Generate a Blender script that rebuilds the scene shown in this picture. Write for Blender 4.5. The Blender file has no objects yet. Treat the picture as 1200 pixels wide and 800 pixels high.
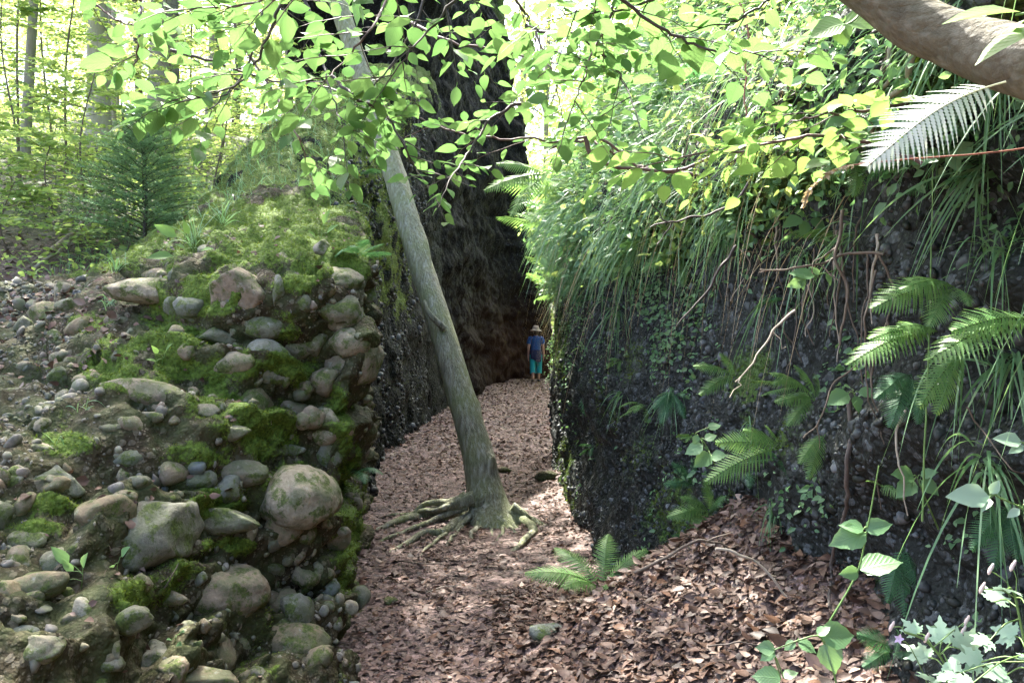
import bpy, math, random
import numpy as np
from mathutils import Vector, Matrix
from mathutils.bvhtree import BVHTree

random.seed(7)
R = np.random.default_rng(11)
sc = bpy.context.scene
COL = sc.collection
F = 1039.0
CAM = np.array([0.0, 0.0, 1.6])
SUN_EL, SUN_AZ = 63.0, -20.0     # azimuth from straight ahead, right positive


def W(px, py, d):
    return np.array([(px - 600) / F * d, d, 1.6 + (400 - py) / F * d])


# ------------------------------------------------------------------ noise
def _hash(ix, iy, iz, s=0):
    h = (ix.astype(np.int64) * 374761393 + iy.astype(np.int64) * 668265263 + iz.astype(np.int64) * 1442695041 + s * 97531) & 0xffffffff
    h = ((h ^ (h >> 13)) * 1274126177) & 0xffffffff
    h = ((h ^ (h >> 16)) * 2246822519) & 0xffffffff
    return (h ^ (h >> 15)) / 4294967295.0


def vnoise(p, s=0):
    i = np.floor(p).astype(np.int64)
    f = p - i
    f = f * f * f * (f * (f * 6 - 15) + 10)
    out = 0
    for dx in (0, 1):
        wx = f[:, 0] if dx else 1 - f[:, 0]
        for dy in (0, 1):
            wy = f[:, 1] if dy else 1 - f[:, 1]
            for dz in (0, 1):
                wz = f[:, 2] if dz else 1 - f[:, 2]
                out = out + wx * wy * wz * _hash(i[:, 0] + dx, i[:, 1] + dy, i[:, 2] + dz, s)
    return out * 2 - 1


def fbm(p, octv=4, s=0, gain=0.5):
    a, o, t = 1.0, 0, 0
    for k in range(octv):
        o = o + a * vnoise(p * (2.03 ** k) + 17.3 * k, s + k)
        t += a
        a *= gain
    return o / t


def worley(p, s=0):
    """distance to nearest feature point, id hash"""
    i = np.floor(p).astype(np.int64)
    best = np.full(len(p), 9.0)
    bid = np.zeros(len(p))
    for dx in (-1, 0, 1):
        for dy in (-1, 0, 1):
            for dz in (-1, 0, 1):
                c = i + np.array([dx, dy, dz])
                q = np.stack([_hash(c[:, 0], c[:, 1], c[:, 2], s + k) for k in (1, 2, 3)], 1) + c
                d = np.linalg.norm(p - q, axis=1)
                m = d < best
                best = np.where(m, d, best)
                bid = np.where(m, _hash(c[:, 0], c[:, 1], c[:, 2], s + 9), bid)
    return best, bid


def smooth(a, b, x):
    t = np.clip((x - a) / (b - a), 0, 1)
    return t * t * (3 - 2 * t)


# ------------------------------------------------------------------ mesh helpers
def nrm(v):
    v = np.asarray(v, float)
    return v / np.maximum(np.linalg.norm(v, axis=-1, keepdims=True), 1e-9)


class MB:
    """collects pieces and links them as one mesh object"""
    def __init__(self):
        self.v, self.f, self.uv, self.n = [], [], [], 0

    def raw(self, v, f, uv=None):
        v = np.asarray(v, float)
        f = np.asarray(f)
        self.v.append(v)
        self.f.append(f + self.n)
        self.uv.append(np.zeros((len(v), 2)) if uv is None else uv)
        self.n += len(v)

    def add(self, tpl, pos, dirs, norms, scale):
        tv, tf, tuv = tpl
        pos = np.atleast_2d(pos)
        N = len(pos)
        if N == 0:
            return
        Y = nrm(np.broadcast_to(dirs, (N, 3)))
        Z = np.broadcast_to(norms, (N, 3))
        Z = nrm(Z - (Z * Y).sum(1, keepdims=True) * Y)
        X = np.cross(Y, Z)
        s = np.asarray(scale, float)
        if s.ndim == 0:
            s = np.full((N, 3), float(s))
        elif s.ndim == 1:
            s = np.repeat(s[:, None], 3, 1)
        sv = tv[None] * s[:, None, :]
        v = pos[:, None] + sv[..., 0:1] * X[:, None] + sv[..., 1:2] * Y[:, None] + sv[..., 2:3] * Z[:, None]
        n = len(tv)
        f = tf[None] + (np.arange(N) * n)[:, None, None]
        self.raw(v.reshape(-1, 3), f.reshape(-1, tf.shape[1]), np.tile(tuv, (N, 1)))

    def tube(self, pts, rad, seg=6, cap=True):
        pts = np.asarray(pts, float)
        n = len(pts)
        rad = np.broadcast_to(np.asarray(rad, float), (n,))
        t = nrm(np.gradient(pts, axis=0))
        ref = np.array([0.13, 0.31, 0.94]) if abs(t[:, 2]).mean() < 0.8 else np.array([0.94, 0.31, 0.1])
        a = nrm(np.cross(t, ref))
        b = np.cross(t, a)
        th = np.linspace(0, 2 * np.pi, seg, endpoint=False)
        ring = pts[:, None] + rad[:, None, None] * (np.cos(th)[None, :, None] * a[:, None] + np.sin(th)[None, :, None] * b[:, None])
        v = ring.reshape(-1, 3)
        i = np.arange(n - 1)[:, None] * seg
        j = np.arange(seg)[None]
        j2 = (j + 1) % seg
        f = np.stack([i + j, i + j2, i + seg + j2, i + seg + j], -1).reshape(-1, 4)
        L = np.concatenate([[0], np.cumsum(np.linalg.norm(np.diff(pts, axis=0), axis=1))])
        uv = np.stack([np.tile(th / 6.28, n), np.repeat(L, seg)], 1)
        self.raw(v, f, uv)
        if cap:
            for k in (0, n - 1):
                c = len(v) if False else None
                base = self.n
                vv = np.concatenate([ring[k], pts[k][None]])
                ff = np.stack([np.arange(seg), (np.arange(seg) + 1) % seg, np.full(seg, seg)], 1)
                self.raw(vv, ff)

    def mesh(self, name, mat, smoothed=True):
        me = bpy.data.meshes.new(name)
        v = np.concatenate(self.v)
        uv = np.concatenate(self.uv)
        loops = np.concatenate([f.ravel() for f in self.f]).astype(np.int32)
        tot = np.concatenate([np.full(len(f), f.shape[1]) for f in self.f]).astype(np.int32)
        me.vertices.add(len(v))
        me.vertices.foreach_set('co', v.astype(np.float32).ravel())
        me.loops.add(len(loops))
        me.loops.foreach_set('vertex_index', loops)
        me.polygons.add(len(tot))
        me.polygons.foreach_set('loop_start', np.concatenate([[0], np.cumsum(tot)[:-1]]).astype(np.int32))
        me.polygons.foreach_set('loop_total', tot)
        me.polygons.foreach_set('use_smooth', np.full(len(tot), smoothed))
        u = me.uv_layers.new(name='UVMap')
        u.data.foreach_set('uv', uv[loops].astype(np.float32).ravel())
        if mat:
            me.materials.append(mat)
        me.update(calc_edges=True)
        me.validate()
        return me

    def build(self, name, mat, parent=None, smoothed=True):
        return link(name, self.mesh(name, mat, smoothed), parent)


def link(name, data, parent=None):
    o = bpy.data.objects.new(name, data)
    COL.objects.link(o)
    if parent:
        o.parent = parent
    return o


def tag(o, label=None, cat=None, group=None, kind=None):
    if label:
        o['label'] = label
    if cat:
        o['category'] = cat
    if group:
        o['group'] = group
    if kind:
        o['kind'] = kind
    return o


def empty(name, loc, label, cat, group=None):
    o = bpy.data.objects.new(name, None)
    o.empty_display_size = 0.1
    o.location = Vector(loc)
    COL.objects.link(o)
    return tag(o, label, cat, group)


def ico(sub):
    import bmesh
    bm = bmesh.new()
    bmesh.ops.create_icosphere(bm, subdivisions=sub, radius=1)
    v = np.array([x.co[:] for x in bm.verts])
    f = np.array([[y.index for y in x.verts] for x in bm.faces])
    bm.free()
    return v, f, np.zeros((len(v), 2))


def net(ctrl, nu, nv):
    """Catmull-Rom surface through a control net (R, C, 3) -> (nu, nv, 3)"""
    def interp(a, n):
        a = np.asarray(a, float)
        m = len(a)
        t = np.linspace(0, m - 1.000001, n)
        i = t.astype(int)
        f = (t - i).reshape((-1,) + (1,) * (a.ndim - 1))
        p = np.concatenate([(2 * a[0] - a[1])[None], a, (2 * a[-1] - a[-2])[None]])
        p0, p1, p2, p3 = p[i], p[i + 1], p[i + 2], p[i + 3]
        tau = 0.4
        m1, m2 = tau * (p2 - p0), tau * (p3 - p1)
        return (2 * f**3 - 3 * f**2 + 1) * p1 + (f**3 - 2 * f**2 + f) * m1 + (-2 * f**3 + 3 * f**2) * p2 + (f**3 - f**2) * m2
    g = interp(np.asarray(ctrl, float), nu)
    g = interp(g.transpose(1, 0, 2), nv).transpose(1, 0, 2)
    return g


def grid_normals(g):
    du = np.gradient(g, axis=0)
    dv = np.gradient(g, axis=1)
    return nrm(np.cross(dv, du))


def grid_faces(nu, nv, flip=False):
    i = np.arange(nu - 1)[:, None] * nv
    j = np.arange(nv - 1)[None]
    q = np.stack([i + j, i + j + 1, i + nv + j + 1, i + nv + j], -1).reshape(-1, 4)
    return q[:, ::-1] if flip else q


def set_attr(me, name, arr):
    a = me.attributes.new(name, 'FLOAT', 'POINT')
    a.data.foreach_set('value', np.asarray(arr, np.float32))


# ------------------------------------------------------------------ materials
def new_mat(name):
    m = bpy.data.materials.new(name)
    m.use_nodes = True
    nt = m.node_tree
    nt.nodes.clear()
    out = nt.nodes.new('ShaderNodeOutputMaterial')
    return m, nt, out


class N:
    """tiny node builder"""
    def __init__(self, nt):
        self.nt = nt

    def __call__(self, kind, _out=0, **kw):
        n = self.nt.nodes.new('ShaderNode' + kind)
        for k, v in kw.items():
            if k.startswith('i_'):
                key = k[2:]
                key = int(key) if key.isdigit() else key.replace('_', ' ')
                s = n.inputs[key]
                if isinstance(v, bpy.types.NodeSocket):
                    self.nt.links.new(v, s)
                elif isinstance(v, bpy.types.Node):
                    self.nt.links.new(v.outputs[0], s)
                else:
                    s.default_value = v
            else:
                setattr(n, k, v)
        return n

    def ramp(self, fac, stops, interp='LINEAR'):
        n = self.nt.nodes.new('ShaderNodeValToRGB')
        n.color_ramp.interpolation = interp
        el = n.color_ramp.elements
        while len(el) > 1:
            el.remove(el[-1])
        for k, (p, c) in enumerate(stops):
            e = el[0] if k == 0 else el.new(p)
            e.position = p
            e.color = c if len(c) == 4 else (*c, 1)
        self.nt.links.new(fac, n.inputs[0])
        return n.outputs[0]

    def mix(self, fac, a, b, mode='MIX'):
        n = self.nt.nodes.new('ShaderNodeMix')
        n.data_type = 'RGBA'
        n.blend_type = mode
        for s, v in ((n.inputs[0], fac), (n.inputs[6], a), (n.inputs[7], b)):
            if isinstance(v, bpy.types.NodeSocket):
                self.nt.links.new(v, s)
            elif isinstance(v, (int, float)):
                s.default_value = v
            else:
                s.default_value = v if len(v) == 4 else (*v, 1)
        return n.outputs[2]

    def math(self, op, a, b=0.0, c=0.0):
        n = self.nt.nodes.new('ShaderNodeMath')
        n.operation = op
        for s, v in zip(n.inputs, (a, b, c)):
            if isinstance(v, bpy.types.NodeSocket):
                self.nt.links.new(v, s)
            else:
                s.default_value = v
        return n.outputs[0]


def leaf_mat(name, c1, c2, c3, trans, tfac=0.45, rough=0.42, veins=False, spec=0.35):
    m, nt, out = new_mat(name)
    n = N(nt)
    geo = n('NewGeometry')
    oi = n('ObjectInfo')
    rnd = n.math('FRACT', n.math('ADD', geo.outputs['Random Per Island'], n.math('MULTIPLY', oi.outputs['Random'], 0.37)))
    col = n.ramp(rnd, [(0, c1), (0.5, c2), (1, c3)])
    tcol = n.mix(rnd, trans, tuple(x * k for x, k in zip(trans, (1.35, 1.12, 1.1))))
    bump = None
    if veins:
        uv = n('UVMap')
        sep = n('SeparateXYZ', i_0=uv)
        ax = n.math('ABSOLUTE', n.math('SUBTRACT', sep.outputs[0], 0.5))
        ph = n.math('ADD', n.math('MULTIPLY', sep.outputs[1], 52.0), n.math('MULTIPLY', ax, -42.0))
        w = n.math('POWER', n.math('MULTIPLY_ADD', n.math('SINE', ph), 0.5, 0.5), 6.0)
        mid = n.math('SUBTRACT', 1.0, n.math('MINIMUM', n.math('MULTIPLY', ax, 30.0), 1.0))
        v = n.math('MAXIMUM', n.math('MULTIPLY', w, 0.55), mid)
        tcol = n.mix(n.math('MULTIPLY', v, 0.4), tcol, tuple(x * 0.45 for x in trans))
        col = n.mix(n.math('MULTIPLY', v, 0.4), col, tuple(min(1, x * 1.6) for x in c2))
        bump = n('Bump', i_Strength=0.3, i_Distance=0.004, i_Height=v)
    p = n('BsdfPrincipled', i_Base_Color=col, i_Roughness=rough)
    p.inputs['Specular IOR Level'].default_value = spec
    t = n('BsdfTranslucent', i_Color=tcol)
    if bump:
        nt.links.new(bump.outputs[0], p.inputs['Normal'])
    mx = n('MixShader', i_0=tfac, i_1=p.outputs[0], i_2=t.outputs[0])
    nt.links.new(mx.outputs[0], out.inputs[0])
    return m


def simple(name, col, rough=0.7, var=0.25, scale=20, bump=0.2, dist=0.01):
    m, nt, out = new_mat(name)
    n = N(nt)
    tc = n('TexCoord')
    no = n('TexNoise', i_Vector=tc.outputs['Object'], i_Scale=scale, i_Detail=5.0, i_Roughness=0.6)
    c = n.ramp(no.outputs[0], [(0.25, tuple(x * (1 - var) for x in col)), (0.75, tuple(min(1, x * (1 + var)) for x in col))])
    b = n('Bump', i_Strength=bump, i_Distance=dist, i_Height=no.outputs[0])
    p = n('BsdfPrincipled', i_Base_Color=c, i_Roughness=rough, i_Normal=b)
    nt.links.new(p.outputs[0], out.inputs[0])
    return m


def rock_mat(name, dark, mid, light, pebble, cell=22.0, mossc=(0.07, 0.12, 0.015), moss_attr=True, rough=0.75, pebfac=0.5, bumpd=0.02, spec=0.3, rust=None, algae=None):
    m, nt, out = new_mat(name)
    n = N(nt)
    tc = n('TexCoord')
    ob = tc.outputs['Object']
    warp = n('TexNoise', i_Vector=ob, i_Scale=6.0, i_Detail=3.0)
    wv = n('VectorMath', operation='MULTIPLY_ADD', i_0=warp.outputs['Color'], i_1=(0.06, 0.06, 0.06), i_2=ob)
    v1 = n('TexVoronoi', i_Vector=wv, i_Scale=cell)
    v2 = n('TexVoronoi', i_Vector=wv, i_Scale=cell * 2.9)
    n1 = n('TexNoise', i_Vector=ob, i_Scale=2.2, i_Detail=8.0, i_Roughness=0.65)
    n2 = n('TexNoise', i_Vector=ob, i_Scale=30.0, i_Detail=6.0, i_Roughness=0.7)
    c = n.ramp(n1.outputs[0], [(0.3, dark), (0.5, mid), (0.7, light)])
    c = n.mix(0.7, c, n.ramp(n2.outputs[0], [(0.3, (0.45,) * 3), (0.7, (1.5,) * 3)]), 'MULTIPLY')
    s1 = n('SeparateColor', i_0=v1.outputs['Color'])
    s2 = n('SeparateColor', i_0=v2.outputs['Color'])
    m1 = n.math('MULTIPLY', n.math('LESS_THAN', v1.outputs['Distance'], 0.42), n.math('GREATER_THAN', s1.outputs[0], 0.62))
    m2 = n.math('MULTIPLY', n.math('LESS_THAN', v2.outputs['Distance'], 0.40), n.math('GREATER_THAN', s2.outputs[0], 0.60))
    pc1 = n.mix(s1.outputs[1], tuple(x * 0.35 for x in pebble), pebble)
    pc2 = n.mix(s2.outputs[1], tuple(x * 0.35 for x in pebble), pebble)
    c = n.mix(n.math('MULTIPLY', m1, pebfac), c, pc1)
    c = n.mix(n.math('MULTIPLY', m2, pebfac), c, pc2)
    if algae:
        an = n('TexNoise', i_Vector=ob, i_Scale=4.5, i_Detail=8.0, i_Roughness=0.72)
        c = n.mix(n.ramp(an.outputs[0], [(0.42, (0, 0, 0)), (0.58, (0.8, 0.8, 0.8))]), c, algae)
    if rust:
        at = n('Attribute', attribute_name='rust')
        c = n.mix(n.math('MULTIPLY', at.outputs['Fac'], n.math('MULTIPLY_ADD', n2.outputs[0], 0.9, 0.1)), c, rust)
    if moss_attr:
        at = n('Attribute', attribute_name='moss')
        mn = n('TexNoise', i_Vector=ob, i_Scale=60.0, i_Detail=4.0)
        fac = n.math('ADD', at.outputs['Fac'], n.math('MULTIPLY', n.math('SUBTRACT', n2.outputs[0], 0.5), 1.2))
        fac = n.math('MULTIPLY_ADD', n.math('SUBTRACT', fac, 0.42), 5.0, 0.0)
        fac = n.math('MINIMUM', n.math('MAXIMUM', fac, 0.0), 1.0)
        mc = n.ramp(mn.outputs[0], [(0.3, tuple(x * 0.45 for x in mossc)), (0.55, mossc), (0.8, tuple(x * 1.7 for x in mossc))])
        c = n.mix(fac, c, mc)
    h = n.math('ADD', n.math('MULTIPLY', v1.outputs['Distance'], -0.8), n.math('MULTIPLY', v2.outputs['Distance'], -0.35))
    h = n.math('ADD', h, n.math('MULTIPLY', n2.outputs[0], 0.6))
    b = n('Bump', i_Strength=0.9, i_Distance=bumpd, i_Height=h)
    p = n('BsdfPrincipled', i_Base_Color=c, i_Roughness=rough, i_Normal=b)
    p.inputs['Specular IOR Level'].default_value = spec
    nt.links.new(p.outputs[0], out.inputs[0])
    return m


def bark_mat(name, c1, c2, green=None, streak=9.0, bd=0.008, blotch=None, along=(1, 1, 0.22)):
    m, nt, out = new_mat(name)
    n = N(nt)
    tc = n('TexCoord')
    mp = n('Mapping', i_Vector=tc.outputs['Object'], i_Scale=along)
    a = n('TexNoise', i_Vector=mp, i_Scale=streak * 3, i_Detail=7.0, i_Roughness=0.7)
    b = n('TexNoise', i_Vector=tc.outputs['Object'], i_Scale=3.0, i_Detail=5.0)
    v = n('TexVoronoi', i_Vector=mp, i_Scale=streak * 6)
    c = n.ramp(a.outputs[0], [(0.3, c1), (0.7, c2)])
    if green:
        c = n.mix(n.ramp(b.outputs[0], [(0.35, (0, 0, 0)), (0.65, (0.9, 0.9, 0.9))]), c, green)
    if blotch:
        z = n('TexNoise', i_Vector=mp, i_Scale=38.0, i_Detail=3.0)
        c = n.mix(n.ramp(z.outputs[0], [(0.52, (0, 0, 0)), (0.70, (0.7, 0.7, 0.7))]), c, blotch)
    if green:
        at = n('Attribute', attribute_name='moss')
        fac = n.math('MULTIPLY', at.outputs['Fac'], n.math('GREATER_THAN', n.math('ADD', a.outputs[0], at.outputs['Fac']), 0.85))
        c = n.mix(fac, c, (0.06, 0.12, 0.012))
    h = n.math('SUBTRACT', a.outputs[0], n.math('MULTIPLY', v.outputs[0], 0.4))
    bp = n('Bump', i_Strength=0.8, i_Distance=bd, i_Height=h)
    p = n('BsdfPrincipled', i_Base_Color=c, i_Roughness=0.8, i_Normal=bp)
    nt.links.new(p.outputs[0], out.inputs[0])
    return m


def island_mat(name, stops, rough=0.7, trans=0.0, noise_scale=40, bump=0.3, bd=0.004, moss=None, spec=0.3, topmoss=False, tint=None):
    m, nt, out = new_mat(name)
    n = N(nt)
    geo = n('NewGeometry')
    oi = n('ObjectInfo')
    rnd = n.math('FRACT', n.math('ADD', geo.outputs['Random Per Island'], oi.outputs['Random']))
    k = len(stops)
    c = n.ramp(rnd, [(i / (k - 1), s) for i, s in enumerate(stops)])
    tc = n('TexCoord')
    no = n('TexNoise', i_Vector=tc.outputs['Object'], i_Scale=noise_scale, i_Detail=6.0, i_Roughness=0.65)
    c = n.mix(0.8, c, n.ramp(no.outputs[0], [(0.3, (0.55,) * 3), (0.7, (1.35,) * 3)]), 'MULTIPLY')
    if tint:
        c = n.mix(1.0, c, tint, 'MULTIPLY')
    if moss:
        lo = n('TexNoise', i_Vector=tc.outputs['Object'], i_Scale=9.0, i_Detail=6.0, i_Roughness=0.7)
        lc = n.ramp(lo.outputs[0], [(0.48, (0, 0, 0)), (0.6, (0.75, 0.75, 0.75))])
        c = n.mix(lc, c, moss)
        l2 = n('TexNoise', i_Vector=tc.outputs['Object'], i_Scale=23.0, i_Detail=5.0, i_Roughness=0.7)
        c = n.mix(n.ramp(l2.outputs[0], [(0.58, (0, 0, 0)), (0.68, (0.6, 0.6, 0.6))]), c, (0.26, 0.27, 0.22))
    if topmoss:
        l3 = n('TexNoise', i_Vector=geo.outputs['Position'], i_Scale=11.0, i_Detail=8.0, i_Roughness=0.75)
        l4 = n('TexNoise', i_Vector=geo.outputs['Position'], i_Scale=90.0, i_Detail=3.0)
        mk = n.ramp(l3.outputs[0], [(0.50, (0, 0, 0)), (0.57, (0.9, 0.9, 0.9))])
        c = n.mix(mk, c, n.ramp(l4.outputs[0], [(0.3, (0.025, 0.04, 0.008)), (0.7, (0.085, 0.12, 0.022))]))
    b = n('Bump', i_Strength=bump, i_Distance=bd, i_Height=no.outputs[0])
    p = n('BsdfPrincipled', i_Base_Color=c, i_Roughness=rough, i_Normal=b)
    p.inputs['Specular IOR Level'].default_value = spec
    last = p
    if trans > 0:
        t = n('BsdfTranslucent', i_Color=c)
        last = n('MixShader', i_0=trans, i_1=p.outputs[0], i_2=t.outputs[0])
    nt.links.new(last.outputs[0], out.inputs[0])
    return m


def ground_mat():
    m, nt, out = new_mat('leaf strewn forest soil')
    n = N(nt)
    tc = n('TexCoord')
    ob = tc.outputs['Object']
    warp = n('TexNoise', i_Vector=ob, i_Scale=9.0, i_Detail=3.0)
    wv = n('VectorMath', operation='MULTIPLY_ADD', i_0=warp.outputs['Color'], i_1=(0.10, 0.10, 0.10), i_2=ob)
    v = n('TexVoronoi', i_Vector=wv, i_Scale=21.0)
    v2 = n('TexVoronoi', i_Vector=wv, i_Scale=37.0)
    s = n('SeparateColor', i_0=v.outputs['Color'])
    s2 = n('SeparateColor', i_0=v2.outputs['Color'])
    r = n.math('MULTIPLY_ADD', s2.outputs[1], 0.5, n.math('MULTIPLY', s.outputs[0], 0.5))
    c = n.ramp(r, [(0.0, (0.02, 0.013, 0.010)), (0.3, (0.06, 0.038, 0.030)), (0.55, (0.13, 0.088, 0.074)), (0.8, (0.22, 0.155, 0.135)), (1.0, (0.32, 0.25, 0.22))])
    big = n('TexNoise', i_Vector=ob, i_Scale=0.9, i_Detail=6.0, i_Roughness=0.65)
    c = n.mix(0.8, c, n.ramp(big.outputs[0], [(0.3, (0.5, 0.47, 0.45)), (0.7, (1.25, 1.2, 1.2))]), 'MULTIPLY')
    at = n('Attribute', attribute_name='wild')
    gn = n('TexNoise', i_Vector=ob, i_Scale=5.0, i_Detail=8.0, i_Roughness=0.75)
    gc = n.ramp(gn.outputs[0], [(0.3, (0.02, 0.022, 0.012)), (0.5, (0.045, 0.06, 0.02)), (0.7, (0.10, 0.12, 0.04))])
    c = n.mix(n.math('MULTIPLY', at.outputs['Fac'], n.math('GREATER_THAN', n.math('ADD', gn.outputs[0], n.math('MULTIPLY', at.outputs['Fac'], 0.12)), 0.5)), c, gc)
    h = n.math('ADD', s.outputs[1], n.math('MULTIPLY', v2.outputs['Distance'], -1.0))
    b = n('Bump', i_Strength=0.8, i_Distance=0.02, i_Height=h)
    p = n('BsdfPrincipled', i_Base_Color=c, i_Roughness=0.75, i_Normal=b)
    nt.links.new(p.outputs[0], out.inputs[0])
    return m


M = {}
M['ground'] = ground_mat()
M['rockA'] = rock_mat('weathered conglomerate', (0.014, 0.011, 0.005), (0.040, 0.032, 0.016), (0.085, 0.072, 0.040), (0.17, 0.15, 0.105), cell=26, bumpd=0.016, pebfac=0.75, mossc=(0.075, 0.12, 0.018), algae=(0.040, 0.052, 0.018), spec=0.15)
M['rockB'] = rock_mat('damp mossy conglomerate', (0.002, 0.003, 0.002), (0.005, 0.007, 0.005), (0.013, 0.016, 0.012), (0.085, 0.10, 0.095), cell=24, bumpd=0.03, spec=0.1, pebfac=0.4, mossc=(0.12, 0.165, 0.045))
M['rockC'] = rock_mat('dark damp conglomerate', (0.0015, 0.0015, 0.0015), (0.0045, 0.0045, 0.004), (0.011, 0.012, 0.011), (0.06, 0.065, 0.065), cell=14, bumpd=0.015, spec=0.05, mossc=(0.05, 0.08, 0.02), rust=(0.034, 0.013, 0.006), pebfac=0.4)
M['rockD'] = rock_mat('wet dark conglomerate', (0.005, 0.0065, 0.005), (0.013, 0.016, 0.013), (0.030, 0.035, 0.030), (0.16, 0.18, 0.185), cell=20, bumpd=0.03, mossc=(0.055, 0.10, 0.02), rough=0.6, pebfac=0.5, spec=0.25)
M['cobble'] = island_mat('lichen spotted cobble', [(0.14, 0.128, 0.085), (0.22, 0.175, 0.125), (0.115, 0.122, 0.085), (0.25, 0.215, 0.15), (0.135, 0.15, 0.125), (0.175, 0.14, 0.085), (0.20, 0.19, 0.145)], rough=0.78, noise_scale=34, bump=0.8, bd=0.014, spec=0.2, moss=(0.085, 0.10, 0.05), topmoss=True)
M['pebble'] = island_mat('mixed pebbles', [(0.06, 0.057, 0.04), (0.15, 0.14, 0.105), (0.10, 0.10, 0.085), (0.24, 0.22, 0.18), (0.12, 0.09, 0.06), (0.09, 0.105, 0.105)], noise_scale=60, moss=(0.12, 0.14, 0.07))
M['wetpebble'] = island_mat('wet cliff pebbles', [(0.009, 0.011, 0.009), (0.025, 0.031, 0.029), (0.014, 0.017, 0.014), (0.060, 0.070, 0.072), (0.021, 0.025, 0.021), (0.010, 0.012, 0.010), (0.14, 0.155, 0.155), (0.017, 0.020, 0.015), (0.012, 0.016, 0.010)], rough=0.5, noise_scale=60)
M['moss'] = leaf_mat('moss', (0.045, 0.075, 0.010), (0.085, 0.130, 0.018), (0.15, 0.19, 0.032), (0.15, 0.25, 0.02), 0.3, 0.7)
M['palemoss'] = leaf_mat('pale moss', (0.10, 0.15, 0.03), (0.17, 0.22, 0.065), (0.24, 0.28, 0.11), (0.22, 0.32, 0.06), 0.3, 0.8)
M['beech'] = leaf_mat('beech leaf', (0.038, 0.11, 0.022), (0.058, 0.145, 0.03), (0.10, 0.19, 0.04), (0.125, 0.265, 0.075), 0.46, 0.4, veins=True)
M['crown'] = leaf_mat('canopy leaf', (0.035, 0.085, 0.016), (0.06, 0.12, 0.02), (0.10, 0.16, 0.025), (0.22, 0.36, 0.04), 0.5, 0.45)
M['sunny'] = leaf_mat('young understorey leaf', (0.09, 0.19, 0.045), (0.13, 0.24, 0.06), (0.19, 0.29, 0.08), (0.40, 0.58, 0.15), 0.52, 0.5)
M['farleaf'] = leaf_mat('far woodland leaf', (0.09, 0.16, 0.06), (0.14, 0.22, 0.08), (0.20, 0.27, 0.10), (0.44, 0.58, 0.18), 0.5, 0.6)
M['fern'] = leaf_mat('fern frond', (0.085, 0.19, 0.055), (0.12, 0.24, 0.075), (0.16, 0.28, 0.09), (0.20, 0.40, 0.09), 0.42, 0.5)
M['darkfern'] = leaf_mat('deep green fern', (0.04, 0.12, 0.055), (0.055, 0.15, 0.07), (0.075, 0.18, 0.08), (0.10, 0.28, 0.08), 0.35, 0.5)
M['sunpaint_fern'] = leaf_mat('sun painted fern', (0.46, 0.54, 0.42), (0.54, 0.60, 0.50), (0.60, 0.64, 0.56), (0.5, 0.6, 0.44), 0.35, 0.6)  # sun glare painted into the colour; the frond itself is green
M['grass'] = leaf_mat('woodland grass', (0.075, 0.17, 0.075), (0.12, 0.24, 0.11), (0.21, 0.34, 0.18), (0.22, 0.42, 0.14), 0.35, 0.4, spec=0.5)
M['straw'] = leaf_mat('straw', (0.34, 0.27, 0.15), (0.42, 0.34, 0.20), (0.5, 0.42, 0.27), (0.4, 0.32, 0.16), 0.2, 0.6)
M['herb'] = leaf_mat('broad herb leaf', (0.075, 0.18, 0.075), (0.115, 0.235, 0.105), (0.17, 0.30, 0.14), (0.20, 0.40, 0.12), 0.4, 0.38, veins=True, spec=0.5)
M['yellowherb'] = leaf_mat('yellow green leaf', (0.075, 0.18, 0.04), (0.10, 0.21, 0.05), (0.14, 0.24, 0.065), (0.18, 0.35, 0.08), 0.5, 0.45, veins=True)
M['sunpaint_herb'] = leaf_mat('sun painted herb leaf', (0.20, 0.34, 0.21), (0.26, 0.41, 0.27), (0.34, 0.48, 0.34), (0.28, 0.46, 0.24), 0.35, 0.5, spec=0.5)  # lightened so the leaf colour carries direct sunlight
M['needle'] = leaf_mat('fir needle', (0.12, 0.25, 0.12), (0.16, 0.30, 0.15), (0.22, 0.36, 0.18), (0.28, 0.48, 0.18), 0.3, 0.5)
M['litter'] = island_mat('fallen beech leaves', [(0.035, 0.022, 0.018), (0.15, 0.088, 0.068), (0.075, 0.046, 0.038), (0.21, 0.145, 0.122), (0.11, 0.060, 0.042), (0.16, 0.11, 0.096), (0.36, 0.28, 0.24), (0.055, 0.034, 0.029), (0.13, 0.082, 0.062), (0.028, 0.02, 0.017), (0.19, 0.105, 0.066), (0.10, 0.07, 0.06)], rough=0.55, trans=0.15, noise_scale=25, bd=0.002, spec=0.35, tint=(0.84, 0.80, 0.72))
M['lean_bark'] = bark_mat('green tinged smooth bark', (0.06, 0.056, 0.036), (0.34, 0.335, 0.235), green=(0.175, 0.205, 0.085), streak=13, blotch=(0.34, 0.35, 0.29), bd=0.025)
M['grey_bark'] = bark_mat('grey trunk bark', (0.16, 0.145, 0.12), (0.30, 0.28, 0.24), streak=5)
M['pale_bark'] = bark_mat('pale trunk bark', (0.28, 0.26, 0.21), (0.46, 0.43, 0.37), streak=5)
M['dark_bark'] = bark_mat('dark trunk bark', (0.05, 0.042, 0.034), (0.12, 0.10, 0.085), streak=5)
M['limb_bark'] = bark_mat('limb bark', (0.055, 0.046, 0.027), (0.15, 0.128, 0.078), green=(0.085, 0.09, 0.042), streak=12, bd=0.02, along=(0.35, 1, 0.8), blotch=(0.20, 0.19, 0.13))
M['twig'] = simple('red brown twig', (0.085, 0.050, 0.040), 0.55, 0.3, 60)
M['darktwig'] = simple('dark twig', (0.040, 0.030, 0.024), 0.6, 0.3, 60)
M['root'] = simple('dry root', (0.11, 0.085, 0.062), 0.75, 0.35, 50)
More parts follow.
